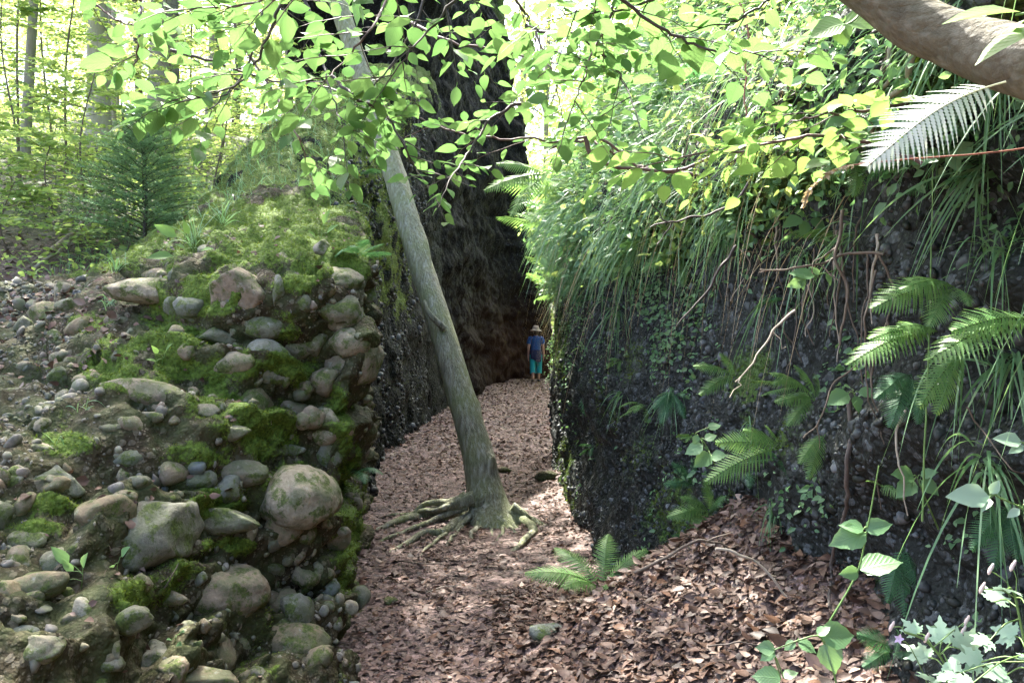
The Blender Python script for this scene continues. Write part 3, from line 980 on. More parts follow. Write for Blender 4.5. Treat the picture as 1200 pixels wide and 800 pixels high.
mossD = np.clip(0.9 * smooth(0.3, 0.7, upD) + blobs(vD, [(655, 370, 14, 90, .8), (890, 440, 50, 40, .7), (830, 610, 70, 50, .8), (1010, 690, 60, 60, .45), (900, 520, 50, 60, .6), (800, 620, 40, 60, .7), (660, 560, 20, 60, .6), (700, 480, 40, 90, .45), (760, 540, 50, 40, .5), (790, 600, 45, 50, .8), (740, 420, 40, 50, .4)]), 0, 1) * np.clip(0.8 + fbm(vD * 5, 4, 87), 0, 1.1)
d_ = MB()
d_.raw(vD, fD)
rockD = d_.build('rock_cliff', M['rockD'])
tag(rockD, 'overhanging dark wet conglomerate cliff wall draped in ferns and grass', 'cliff')
set_attr(rockD.data, 'moss', np.clip(mossD, 0, 1))
solid(vD, fD, 'D')
wD = (vD[fD[:, 0], 2] < 2.5) * (vD[fD[:, 0], 1] < 12) * (1 - 0.6 * np.clip(mossD, 0, 1)[fD].mean(1)) * (vD[fD[:, 0], 1] > 2.4)
pos, no, _ = sample_faces(vD, fD, wD.astype(float), 15000)
no = face_cam(pos, no)
keep = fbm(pos * 2.5, 3, 91) > -0.12
pos, no = pos[keep], no[keep]
m = MB()
sz = np.clip(np.exp(R.normal(math.log(0.011), 0.45, len(pos))), 0.005, 0.026)
for kk in range(4):
    t = (cobble_shape(rng, ICO2, 5), ICO2[1], ICO2[2])
    sl = slice(kk, None, 4)
    n_ = len(pos[sl])
    m.add(t, pos[sl], rand_dirs(n_, .5), no[sl] + R.normal(0, .3, (n_, 3)), sz[sl][:, None] * R.uniform(0.6, 1.3, (n_, 3)))
tag(m.build('pebbles', M['wetpebble'], rockD), kind='stuff')
wM = np.where(np.clip(mossD, 0, 1)[fD].mean(1) > 0.4, 1.0, 0) * (vD[fD[:, 0], 2] < 3.0)
pos, no, _ = sample_faces(vD, fD, wM, 14000)
no = face_cam(pos, no)
mb = MB()
tufts(mb, TRI, pos - no * 0.004, no, R.uniform(0.012, 0.035, len(pos)), -0.2, 0.7)
tag(mb.build('moss', M['moss'], rockD, False), kind='stuff')

# ------------------------------------------------------------------ leaf litter
def litter(name, label, pts, nos, size, parent=None):
    n = len(pts)
    m = MB()
    tpls = [leaf_tpl(4, 0.6, 0.22, 0.18), leaf_tpl(4, 0.66, -0.15, -0.22), leaf_tpl(4, 0.5, 0.08, 0.42)]
    s = np.clip(np.exp(R.normal(-.15, .42, n)), .25, 1.7) * size
    for k, t in enumerate(tpls):
        sl = slice(k, None, 3)
        nn = len(pts[sl])
        up = nos[sl] + R.normal(0, 0.22, (nn, 3))
        d = rand_dirs(nn, 0.2)
        m.add(t, pts[sl] + np.array([0, 0, 0.006]) + R.uniform(0, 0.014, (nn, 1)) * nos[sl], d, up, s[sl])
    return tag(m.build(name, M['litter'], parent), label, kind='stuff')


def ground_pts(n, xr_, yr_, cond):
    x = R.uniform(*xr_, n)
    y = R.uniform(*yr_, n)
    k = cond(x, y)
    x, y = x[k], y[k]
    z = gh(x, y)
    e = 0.03
    nx = (gh(x - e, y) - gh(x + e, y)) / (2 * e)
    ny = (gh(x, y - e) - gh(x, y + e)) / (2 * e)
    return np.stack([x, y, z], 1), nrm(np.stack([nx, ny, np.ones_like(x)], 1))


p1, n1 = ground_pts(24000, (-2.0, 1.3), (3.3, 12), lambda x, y: (x > xl(y) - 0.25) & (x < xr(y) + .15) & (R.random(len(x)) < np.interp(y, [3, 7, 12], [1, 0.85, 0.45]) * smooth(-.35, .1, fbm(np.stack([x, y * .6, 0 * x], 1) * 2.2, 3, 77) + .5 * np.abs(x - .5 * (xl(y) + xr(y))))))
litter('leaf_litter', 'fallen brown beech leaves strewn along the gorge path', p1, n1, 0.045)
p1, n1 = ground_pts(22000, (-1.9, 1.3), (10.5, 28), lambda x, y: (x > xl(y) - 0.25) & (x < xr(y) + .15) & (R.random(len(x)) < np.interp(y, [10.5, 13, 28], [.4, .9, 0.7])))
litter('leaf_litter', 'fallen leaves carpeting the far path towards the walker', p1, n1, 0.062)
p2, n2 = ground_pts(19000, (-0.1, 2.0), (2.3, 5.6), lambda x, y: (x > xr(y) - 1.2) & (x < xr(y) + .25))
litter('leaf_litter', 'heap of dead beech leaves on the mound below the cliff', p2, n2, 0.045)
pt, nt_ = ground_pts(420, (-1.6, 1.2), (3.6, 12), lambda x, y: (x > xl(y)) & (x < xr(y) + .1))
m = MB()
for k in range(len(pt)):
    a_ = R.uniform(0, 6.28)
    l_ = R.uniform(.04, .16)
    dd_ = np.array([math.cos(a_), math.sin(a_), R.normal(0, .12)])
    q_ = pt[k] + np.array([0, 0, .012]) + dd_ * np.array([-l_ / 2, 0, l_ / 2])[:, None] + R.normal(0, .006, (3, 3))
    m.tube(q_, R.uniform(.0012, .003), 4, False)
tag(m.build('twig_litter', M['root']), 'small broken twigs scattered over the leaf strewn path', kind='stuff')
p3, n3 = ground_pts(3000, (-7.5, -1.8), (7.2, 13), lambda x, y: x > -9)
litter('leaf_litter', 'dry leaves on the woodland floor beyond the outcrop', p3, n3, 0.06)
wl = np.clip(nA[fA[:, 0], 2] * np.sign(nA[:, 2].mean()), 0, 1) ** 2 * (vA[fA[:, 0], 1] < 8)
pos, no, _ = sample_faces(vA, fA, wl + 0.05 * (vA[fA[:, 0], 1] < 6.5), 1500)
wl2 = blobs(vA, [(30, 365, 70, 25, 1), (110, 360, 60, 30, .7), (60, 420, 50, 25, .4), (100, 570, 90, 25, .25), (200, 560, 60, 14, .4), (150, 700, 60, 40, .25)])
ps2, ns2, _ = sample_faces(vA, fA, wl2[fA].mean(1) * (vA[fA[:, 0], 1] < 8.5), 1500)
litter('leaf_litter', 'dead leaves lying on the sloping left shoulder of the outcrop', ps2, face_cam(ps2, ns2), 0.045)
litter('leaf_litter', 'broken brown leaf scraps caught among the cobbles', pos, face_cam(pos, no), 0.03)


# ------------------------------------------------------------------ plants: generators
def blades(mb, pos, dir0, length, width, droop, seg=6):
    pos = np.atleast_2d(pos)
    n = len(pos)
    dir0 = nrm(np.broadcast_to(dir0, (n, 3)))
    length = np.broadcast_to(length, (n,))
    droop = np.broadcast_to(droop, (n,))
    width = np.broadcast_to(width, (n,))
    t = np.linspace(0, 1, seg + 1)
    p = pos[:, None] + dir0[:, None] * (length[:, None] * t)[..., None]
    p[..., 2] -= (droop * length)[:, None] * t ** 2.1
    tang = nrm(np.gradient(p, axis=1))
    side = nrm(np.cross(tang, np.broadcast_to(nrm(R.normal(0, 1, (n, 1, 3)) + np.array([0, -.6, .9])), tang.shape)))
    w = (width[:, None] * np.clip(1.15 - t ** 2 * 1.1, 0.06, 1) * np.minimum(1, 0.5 + t * 3))[..., None] * 0.5
    v = np.stack([p - side * w, p + side * w], 2).reshape(-1, 3)
    i = np.arange(seg)[None] * 2 + (np.arange(n) * (seg + 1) * 2)[:, None]
    f = np.stack([i, i + 1, i + 3, i + 2], -1).reshape(-1, 4)
    mb.raw(v, f, np.zeros((len(v), 2)))


def smooth_poly(pts, n):
    return net(np.asarray(pts, float)[:, None, :].repeat(2, 1), n, 2)[:, 0]


def frond_mesh(name, mat, pairs=20, width=0.26, droop=0.35, sub=9, rise=0.0, seed=0, lobes=True):
    """fern frond of unit length along +Y: rachis and toothed pinnae"""
    rg = np.random.default_rng(seed)
    m = MB()
    t = np.linspace(0, 1, 16)

    def rp(u):
        return np.stack([0.03 * np.sin(u * 4 + seed), u * (1 - 0.12 * droop * u), rise * u - droop * u ** 2.2], -1)
    m.tube(rp(t), 0.006 * (1 - 0.8 * t) + 0.001, 4, False)
    for k in range(pairs):
        u = 0.14 + 0.85 * (k / (pairs - 1)) ** 0.92
        L = width * (1 - ((u - 0.42) / 0.62) ** 2 if u > 0.42 else 1 - 0.55 * ((0.42 - u) / 0.3) ** 1.6) + 0.006
        L = max(L, 0.012) * rg.uniform(0.88, 1.08)
        o = rp(np.array(u))
        tg = nrm(rp(np.array(min(u + 0.02, 1.0))) - rp(np.array(u - 0.02)))
        for s in (-1, 1):
            d = nrm(np.array([s, 0, 0]) * 1.0 + tg * (0.28 + 0.5 * u) + np.array([0, 0, -0.22 + rg.normal(0, 0.07)]))
            no = nrm(np.cross(tg, d) * (1 if s < 0 else -1))
            if no[2] < 0:
                no = -no
            side = np.cross(d, no)
            w = 0.46 * (0.85 / pairs)
            q = np.linspace(0, 1, sub * 2 + 1)
            prof = w * (1 - q ** 1.6) * np.where(np.arange(len(q)) % 2 == 0, 0.55, 1.12 if lobes else .9)
            prof[-1] = 0.0005
            c = o + d * (L * q)[:, None] + np.array([0, 0, -1]) * (0.16 * L * q ** 2)[:, None]
            fw = d * (0.35 * w)
            v = np.stack([c - side * prof[:, None] + fw, c - no * 0.1 * w, c + side * prof[:, None] + fw], 1).reshape(-1, 3)
            i = np.arange(len(q) - 1) * 3
            f = np.concatenate([np.stack([i + a, i + a + 1, i + a + 4, i + a + 3], 1) for a in (0, 1)])
            m.raw(v, f)
    return m.mesh(name, mat)


FRONDS = {mt: [frond_mesh('frond', M[mt], (26 if mt == 'sunpaint_fern' else 21 + 3 * (k % 2)), 0.23 + 0.03 * k, (0.18, 0.4, 0.6)[k], 11, (0.0, 0.3, 0.35)[k], k) for k in range(3)] for mt in ('fern', 'darkfern', 'sunpaint_fern')}


def place(o, root, y, z, s):
    Y = nrm(np.asarray(y, float))
    z = np.asarray(z, float)
    Z = nrm(z - z.dot(Y) * Y)
    X = np.cross(Y, Z)
    m = Matrix(np.column_stack([X * s, Y * s, Z * s]).tolist()).to_4x4()
    m.translation = Vector(root)
    return m


def fern(label, base, fronds, mat='fern', group='ferns of the gorge', name='fern'):
    """fronds: list of (direction, normal, length, shape)"""
    e = empty(name, base, label, 'fern', group)
    for (d, no, L, k) in fronds:
        o = link('frond', FRONDS[mat][k], e)
        o.matrix_local = place(o, (0, 0, 0), d, no, L)
    return e


def fan_fern(label, base, out, n, L, mat='fern', spread=1.0, up=0.7, k=None, group='ferns of the gorge'):
    fr = []
    out = nrm(out)
    for i in range(n):
        a = (i / max(1, n - 1) - 0.5) * 2 * spread + R.normal(0, 0.12)
        d = np.array([out[0] * math.cos(a) - out[1] * math.sin(a), out[0] * math.sin(a) + out[1] * math.cos(a), up + R.normal(0, 0.2)])
        fr.append((d, np.array([0, 0, 1.0]) + 0.3 * R.normal(size=3) - 0.3 * out, L * R.uniform(0.7, 1.1), int(R.integers(0, 3)) if k is None else k))
    return fern(label, base, fr, mat, group)


def px_fern(label, rt, tips, mat='fern', k=0, face=(0, -0.7, 0.75), group='ferns of the gorge'):
    """root and tips given as (px, py, depth)"""
    b = W(*rt)
    fr = []
    for tp in tips:
        d = W(*tp[:3]) - b
        L = np.linalg.norm(d)
        kk = tp[3] if len(tp) > 3 else k
        lift = (0.12, 0.16, 0.3)[kk]
        fr.append((d + np.array([0, 0, lift * L]), np.array(face) + 0.15 * R.normal(size=3), L * 1.06, kk))
    return fern(label, b, fr, mat, group)


def leafy(mbl, mbw, start, d, length, n, size, tpl, up=(0, 0.3, 0.85), tilt=0.3, rad=0.003, droop=0.15, zig=0.02):
    """one twig with alternate leaves in a flat spray"""
    t = np.linspace(0, 1, 7)
    d = nrm(d)
    p = np.asarray(start) + d * (length * t)[:, None]
    p[:, 2] -= droop * length * t ** 2
    p += R.normal(0, zig * length, p.shape) * (t[:, None] > 0.1) * 0.4
    mbw.tube(p, rad * (1 - 0.75 * t), 4, False)
    q = np.linspace(0.15, 1, n)
    P_ = np.stack([np.interp(q, t, p[:, k]) for k in range(3)], 1)
    up = np.asarray(up, float)
    side = nrm(np.cross(d, up))
    s = np.where(np.arange(n) % 2, 1, -1)[:, None] * np.clip(1.15 - 0.9 * (q[:, None] > 0.98), 0, 1)
    ld = d * 0.75 + side * s * R.uniform(0.7, 1.1, (n, 1)) + R.normal(0, 0.15, (n, 3)) + np.array([0, 0, -0.12])
    nn = up + R.normal(0, tilt, (n, 3))
    sz = size * R.uniform(0.5, 1.2, n) * (0.75 + 0.35 * np.sin(np.pi * np.clip(q, 0, 1)))
    mbl.add(tpl, P_ + nrm(ld) * sz[:, None] * (0.20 if len(tpl[0]) > 30 else 0.06), ld, nn, sz)
    return p


def beech_branch(label, poly, d0, d1=None, twigs=6, size=0.072, tl=0.34, per=6, rad=0.006, own=True, mat='beech', wood='twig', group='overhanging beech branches', up=(0, .30, .92), tdirs=None, tpl=None):
    pts = [W(x, y, (d0 if d1 is None else d0 + (d1 - d0) * i / (len(poly) - 1)) + 0.05 * R.normal()) for i, (x, y) in enumerate(poly)]
    p = smooth_poly(pts, 5 * len(pts))
    base = p[0].copy()
    mw, ml = MB(), MB()
    p = p - base
    t = np.linspace(0, 1, len(p))
    p += 0.012 * R.normal(size=p.shape)*0.25
    mw.tube(p, rad * (1 - 0.72 * t), 6)
    L = np.linalg.norm(np.diff(p, axis=0), axis=1).sum()
    for i in range(twigs):
        u = (i + 0.6 + 0.4 * R.random()) / (twigs + 0.3)
        k = min(int(u * (len(p) - 1)), len(p) - 2)
        tg = nrm(p[k + 1] - p[k])
        s = 1 if i % 2 else -1
        if tdirs is not None:
            dd = np.array(tdirs[i % len(tdirs)], float) + 0.2 * R.normal(size=3)
        else:
            side = nrm(np.cross(tg, np.array([0, 0.6, 0.8])))
            dd = tg * 0.8 + side * s * 0.9 + 0.25 * R.normal(size=3)
            dd[2] = dd[2] * 0.35 - 0.10
        leafy(ml, mw, p[k], dd, tl * R.uniform(0.6, 1.15), per + int(R.integers(-1, 2)), size, tpl or (BEECH if i % 3 else BEECH2), up=np.array(up) + 0.12 * R.normal(size=3), rad=rad * 0.38)
    # terminal leaves
    leafy(ml, mw, p[-1], p[-1] - p[-3], tl * 0.8, per, size, tpl or BEECH, up=up, rad=rad * 0.35)
    o = mw.build('beech_branch', M[wood])
    o.location = Vector(base)
    tag(o, label, 'branch', group)
    ml.build('leaves', M[mat], o)
    return o


# ------------------------------------------------------------------ leaning tree
TP = [(580, 660, 7.80, 44), (577, 628, 7.84, 40), (574, 608, 7.88, 33), (571, 588, 7.92, 26), (566, 562, 7.96, 20.5), (560, 530, 8.0, 18.2), (545, 480, 8.1, 16.6), (522, 400, 8.3, 15.2), (493, 310, 8.55, 14.2), (467, 220, 8.85, 12.8), (445, 150, 9.1, 12.5),
      (425, 90, 9.4, 11.5), (400, 15, 9.75, 10.5), (372, -70, 10.1, 9.5), (352, -170, 10.4, 10), (345, -290, 10.6, 7)]
pts = np.array([np.append(W(a, b, d), r / F * d) for a, b, d, r in TP])
pr = net(pts[:, None, :].repeat(2, 1), 130, 2)[:, 0]
base = np.array([pr[0, 0], pr[0, 1], 0.0])
lean = empty('leaning_tree', base, 'slender green barked tree leaning across the gorge path on exposed spreading roots', 'tree')
m = MB()
seg = 32
m.tube(pr[:, :3] - base, pr[:, 3], seg, False)
v = m.v[0].reshape(130, seg, 3)
ctr = (pr[:, :3] - base)[:, None]
th = np.linspace(0, 2 * np.pi, seg, endpoint=False)[None]
hgt = np.linspace(0, 1, 130)[:, None]
amp = 0.20 * np.exp(-hgt * 11)
mod = 1 + amp * np.cos(5 * th + 0.6) + amp * 0.7 * np.cos(3 * th + 2) + 0.07 * fbm((v * np.array([2, 2, 2.5])).reshape(-1, 3), 3, 6).reshape(130, seg) + 0.05 * fbm((v * np.array([4, 4, 1.2])).reshape(-1, 3), 3, 5).reshape(130, seg)
m.v[0] = (ctr + (v - ctr) * mod[..., None]).reshape(-1, 3)
tt_, aa_ = np.meshgrid(np.linspace(0, 1, 130), np.linspace(0, 2 * np.pi, seg, endpoint=False), indexing='ij')
bump_ = np.zeros_like(tt_)
for bt, ba, bs, br in [(.16, 4.2, .022, .012), (.25, 5.2, .02, .01), (.31, 3.6, .03, .014), (.40, 4.6, .018, .009), (.47, 5.6, .022, .012), (.22, 3.0, .016, .008), (.36, 5.9, .02, .01), (.55, 4.1, .02, .011)]:
    da = np.abs((aa_ - ba + np.pi) % (2 * np.pi) - np.pi)
    bump_ += bs * np.exp(-((tt_ - bt) / br) ** 2 - (da / .35) ** 2)
v = m.v[0].reshape(130, seg, 3)
m.v[0] = (v + nrm(v - ctr) * (bump_ * 1.3 + 0.006 * fbm((v * np.array([12, 12, 4])).reshape(-1, 3), 3, 15).reshape(130, seg))[..., None]).reshape(-1, 3)
trunk = m.build('trunk', M['lean_bark'], lean)
set_attr(trunk.data, 'moss', np.clip(np.repeat(np.exp(-hgt[:, 0] * 14) * 0.8, seg), 0, 1))
# stub of a broken bough
m = MB()
q = np.array([W(504, 362, 8.28), W(499, 356, 8.2), W(496, 346, 8.17), W(497, 332, 8.2), W(501, 322, 8.3)])
q = np.array([W(520, 384, 8.2), W(507, 372, 8.12), W(500, 362, 8.1), W(497, 352, 8.12)])
m.tube(smooth_poly(q, 10) - base, np.linspace(0.034, 0.014, 10), 10)
m.build('bough_stub', M['lean_bark'], lean)
ROOTS = [([(556, 584), (533, 590), (510, 600), (492, 606), (466, 613), (436, 621)], 5.6), ([(545, 582), (531, 587), (501, 591), (471, 593)], 3.8), ([(560, 596), (548, 607), (534, 615), (519, 627), (498, 626), (478, 638), (455, 646)], 4.6),
         ([(564, 584), (562, 592), (552, 605), (538, 603), (524, 608), (504, 617)], 3.4), ([(568, 594), (564, 613), (554, 626), (546, 636)], 3.2), ([(583, 596), (603, 607), (620, 617), (624, 625), (613, 637), (598, 647)], 5.2),
         ([(600, 594), (615, 603), (626, 613), (640, 618)], 3.6), ([(578, 602), (585, 613), (597, 619), (610, 627)], 2.6), ([(572, 604), (574, 618), (580, 630)], 2.3), ([(556, 608), (544, 616), (528, 634), (520, 640)], 2.0), ([(590, 612), (588, 626), (574, 640)], 1.8), ([(548, 594), (520, 604), (492, 618), (462, 630), (428, 640)], 2.6), ([(540, 588), (515, 596), (488, 600), (460, 604), (440, 603)], 2.4), ([(556, 602), (530, 622), (505, 640), (490, 652)], 2.2), ([(562, 604), (556, 622), (540, 644)], 1.7), ([(606, 604), (632, 612), (652, 616)], 2.0)]
for poly, r in ROOTS:
    pp = []
    for i, (x, y) in enumerate(poly):
        h = hit(x, y, ('ground',))
        d = min(h[0][1], 7.75) if i < 2 else min(h[0][1], 7.9)
        q = W(x, y, d)
        if i == len(poly) - 1:
            q[2] = gh(q[0], q[1])[0] - 0.02
        elif i > 1:
            q[2] = max(q[2], gh(q[0], q[1])[0] + 0.02)
        pp.append(q)
    pp = smooth_poly(pp, 26)
    t = np.linspace(0, 1, 26)
    pp += 0.012 * np.stack([fbm(pp * 9, 2, s) for s in (1, 2, 3)], 1) * 1.5
    m = MB()
    m.tube(pp - base, r * 1.12 / F * 7.7 * (1.45 - 1.0 * t) * (1 + 0.18 * fbm(pp * 14, 2, 7)), 9)
    o = m.build('root', M['lean_bark'], lean)
    set_attr(o.data, 'moss', np.zeros(len(o.data.vertices)))
    o.data.attributes['moss'].data.foreach_set('value', np.full(len(o.data.vertices), 0.12, np.float32))


def crown_of(parent, base, origin, centre, radii, clumps, per, size, mat, limbmat, rg, flat=0.25, clump_r=0.6, limbs=9, hollow=0.35):
    ml, mw = MB(), MB()
    u = nrm(rg.normal(size=(clumps, 3)))
    rr = rg.uniform(hollow, 1.0, clumps) ** 0.6
    c = centre + u * rr[:, None] * radii
    for k in range(min(limbs, clumps)):
        mid = (origin + c[k]) / 2 + np.array([0, 0, 0.12 * np.linalg.norm(c[k] - origin)])
        p = smooth_poly([origin, mid, c[k]], 9) - base
        mw.tube(p, np.linspace(0.06, 0.012, 9), 5, False)
    n = clumps * per
    cc = np.repeat(c, per, 0)
    off = rg.normal(size=(n, 3)) * np.array([clump_r, clump_r, clump_r * flat])
    pos = cc + off - base
    d = off * np.array([1, 1, 0.3]) + rg.normal(0, 0.4, (n, 3)) * clump_r
    nn = np.array([0, 0, 1.0]) + rg.normal(0, 0.35, (n, 3))
    ml.add(DIAM, pos, d, nn, size * rg.uniform(0.6, 1.3, n))
    o = ml.build('crown', mat, parent, False)
    mw.build('limbs', limbmat, parent)
    return o


rgc = np.random.default_rng(3)
crown_of(lean, base, pr[-1, :3], np.array([-4.1, 10.0, 10.2]), np.array([4.3, 4.0, 2.2]), 360, 60, 0.13, M['crown'], M['lean_bark'], rgc, clump_r=0.55, limbs=16)  # unseen crown, placed and sized to shade the outcrop and path

# ------------------------------------------------------------------ background trees
def bg_tree(label, px, py, d, wpx, bark, lean_px=0, h=13, crown=True, cat='tree', crad=2.4, cl=12, seed=0, per=50):
    b = W(px, py, d)
    b[2] = min(b[2], gh(b[0], b[1])[0])
    e = empty('forest_tree', b, label, cat, 'trees standing in the wood beyond the rocks')
    rg = np.random.default_rng(seed + 100)
    r = wpx / F * d * 0.5
    t = np.linspace(0, 1, 24)
    p = np.stack([lean_px / F * d * t * h / 6 + 0.12 * np.sin(t * 5 + seed), 0.1 * np.cos(t * 4 + seed), -0.3 + h * t], 1)
    m = MB()
    m.tube(p, r * (1 - 0.7 * t) * (1 + 0.5 * np.exp(-t * 30)), 14)
    m.build('trunk', M[bark], e)
    top = b + p[-4]
    crown_of(e, b, b + p[13], top + np.array([0, 0, -0.12 * h]), np.array([crad, crad, h * 0.24]), cl, per, 0.16, M['crown'], M[bark], rg, clump_r=0.6)
    return e


bg_tree('pale grey tree trunk, stoutest of the pale stems behind the young fir', 107, 168, 15, 27, 'pale_bark', -0.5, 13, seed=1)
bg_tree('thin whitish stem close beside the pale trunk', 128, 165, 18, 9, 'pale_bark', -0.1, 14, seed=2, crad=1.8, cl=24)
bg_tree('slim pale pole stem just right of the paired trunks', 140, 162, 20, 7, 'pale_bark', 0.1, 14, seed=3, crad=1.8, cl=24)
bg_tree('thick grey trunk standing over the tip of the young fir', 200, 150, 17, 36, 'grey_bark', 0.3, 15, seed=4)
bg_tree('dim grey trunk among yellow leaves at the wood edge', 34, 230, 13, 13, 'grey_bark', -0.8, 11, seed=5)
bg_tree('narrow dark stem behind the grass of the ridge', 275, 150, 21, 9, 'dark_bark', 0.2, 14, seed=6, crad=2, cl=30)
bg_tree('thin grey stem rising behind the moss shoulder', 333, 120, 23, 11, 'grey_bark', -0.2, 14, seed=7, crad=2, cl=30)
bg_tree('slanting thin dark stem in the bright woodland haze', 160, 170, 24, 9, 'dark_bark', 0.7, 13, seed=8, crad=2, cl=26)
bg_tree('distant slender trunk in the bright gap above the gorge', 642, 150, 44, 9, 'grey_bark', 0.1, 22, seed=9, crad=3, cl=40)
bg_tree('far grey trunk in the bright gap, half hidden by leaves', 612, 150, 52, 11, 'grey_bark', -0.1, 24, seed=10, crad=3.5, cl=50)
bg_tree('grey trunk between the thick trunk and the moss shoulder', 248, 160, 26, 15, 'grey_bark', 0.0, 16, seed=12)

# ------------------------------------------------------------------ understorey saplings
def sapling(label, px, py, d, h, wid, n, size, mat='sunny', wood='root', layers=14, group='leafy saplings at the wood edge', name='sapling', seed=0, lean=0.0):
    b = W(px, py, d)
    b[2] = gh(b[0], b[1])[0]
    hv = hit(px, py)
    e = empty(name, b, label, 'sapling', group)
    mw, ml = MB(), MB()
    t = np.linspace(0, 1, 14)
    p = np.stack([lean * h * t + 0.05 * np.sin(t * 6 + seed), 0.05 * np.cos(t * 5 + seed), h * t - 0.05], 1)
    mw.tube(p, 0.013 * (1 - 0.8 * t) * (h / 2) ** 0.5 + 0.002, 6)
    per = max(5, n // (layers * 3))
    for i in range(layers):
        u = 0.18 + 0.8 * (i + R.random()) / layers
        o = np.array([np.interp(u, t, p[:, k]) for k in range(3)])
        a = R.uniform(0, 6.28)
        L = wid * (1.05 - 0.6 * u) * R.uniform(0.7, 1.2)
        d0 = np.array([math.cos(a), math.sin(a), R.uniform(0.0, 0.35)])
        q = leafy(ml, mw, o, d0, L, per, size, LEAF, up=(0, -.2, .9), tilt=0.5, rad=0.004, droop=0.2)
        for s in (-1, 1):
            k = int(R.integers(2, 5))
            dd = d0 + s * 0.9 * np.cross(d0, (0, 0, 1))
            leafy(ml, mw, q[k], dd, L * 0.6, per, size, LEAF, up=(0, -.2, .9), tilt=0.5, rad=0.003, droop=0.2)
    mw.build('stem', M[wood], e)
    ml.build('leaves', M[mat], e, False)
    return e


SAP = [('bright yellow green sapling leaning in at the edge of the wood', 20, 320, 10.5, 2.6, 1.3, 520, 0.085), ('low spreading sapling over the litter bank by the young fir', 60, 330, 9.2, 1.2, 0.9, 300, 0.075),
       ('tall airy sapling in front of the pale trunk', 75, 280, 12.5, 3.8, 1.6, 640, 0.085), ('leafy sapling screening the pale pole stems', 150, 220, 15, 4.2, 1.6, 600, 0.09),
       ('sparse sapling between the thick trunk and the pale trunk', 165, 180, 19, 4.5, 2.0, 640, 0.10), ('fresh green sapling behind the ridge grass', 260, 190, 14, 3.0, 1.3, 420, 0.08),
       ('pale leaved sapling above the moss shoulder', 320, 150, 15, 3.2, 1.5, 480, 0.08), ('dense young tree filling the corner of the wood', -40, 300, 13, 5.5, 2.3, 1100, 0.09),
       ('tall thin sapling reaching up behind the fir', 220, 180, 17, 5.5, 2.0, 700, 0.09), ('small sapling at the foot of the dim trunk', 10, 345, 8.6, 0.9, 0.8, 240, 0.07),
       ('light green sapling high on the bank behind the ridge', 380, 110, 19, 4.5, 1.8, 600, 0.10), ('broad sapling glowing between distant trunks', 110, 190, 22, 6, 2.6, 900, 0.12),
       ('yellowish sapling farthest up the wooded slope', 40, 200, 20, 6.0, 2.6, 900, 0.11), ('seedling with few big leaves beside the fallen pale branch', 105, 330, 8.3, 0.6, 0.5, 90, 0.07)]
SAP += [('wide bushy sapling left of the fir with fresh leaves', 95, 285, 9.8, 1.9, 1.2, 460, .085), ('leafy bush at the very edge of the litter bank', -20, 350, 8.2, 1.5, 1.0, 360, .08),
        ('pale shrub behind the crest grass right of the fir', 255, 235, 10.5, 1.5, 1.0, 380, .07), ('tall pale sapling between the fir and the moss shoulder', 300, 200, 12.5, 2.8, 1.4, 520, .08),
        ('low shrub with pale leaves under the moss shoulder', 290, 235, 9.3, .9, .8, 300, .06), ('broad leafy sapling hiding the base of the thick trunk', 200, 190, 13, 3.4, 1.5, 620, .085),
        ('sapling with layered leaves at the upper left corner', 15, 180, 11.5, 4.2, 1.7, 700, .085), ('slim sapling in front of the slanting stem', 60, 210, 15, 4.6, 1.8, 700, .09)]
for k, s in enumerate(SAP):
    sapling(*s[:6], int(s[6] * 2.6), s[7], layers=22, seed=k, lean=0.06 * (k % 3 - 1))

# far woodland: one mass of leaves with gaps
m = MB()
n = 8500
ang = R.uniform(-0.75, 0.75, n)
dist = R.uniform(24, 75, n)
cx_, cy_ = np.sin(ang) * dist, np.cos(ang) * dist
zg = gh(cx_, cy_)
hz = R.beta(1.1, 1.3, n) * (17)
pos = np.stack([cx_, cy_, zg + hz], 1)
dens = fbm(pos * 0.16, 3, 201)
ok = (dens > -0.24) & ~((np.abs(cx_ - 1.4) < 1.6) & (cy_ < 42)) & ~((cx_ > -6) & (cx_ < 1.6) & (cy_ < 35))
pos = pos[ok]
ne = 420
ye = R.uniform(38, 62, ne)
xe = R.uniform(-4, 8, ne) * ye / 45
pos = np.concatenate([pos, np.stack([xe, ye, R.uniform(4, 26, ne) * ye / 50], 1)])
per = 34
cc = np.repeat(pos, per, 0)
nn = len(cc)
off = R.normal(size=(nn, 3)) * np.array([0.9, 0.9, 0.35])
m.add(DIAM, cc + off, rand_dirs(nn, .3), np.array([0, -.3, .9]) + R.normal(0, .6, (nn, 3)), R.uniform(0.12, 0.30, nn) * np.repeat(pos[:, 1] / 38, per))
far = m.build('far_woodland', M['farleaf'], None, False)
tag(far, 'sunlit broadleaf woodland far behind the rocks', kind='stuff')

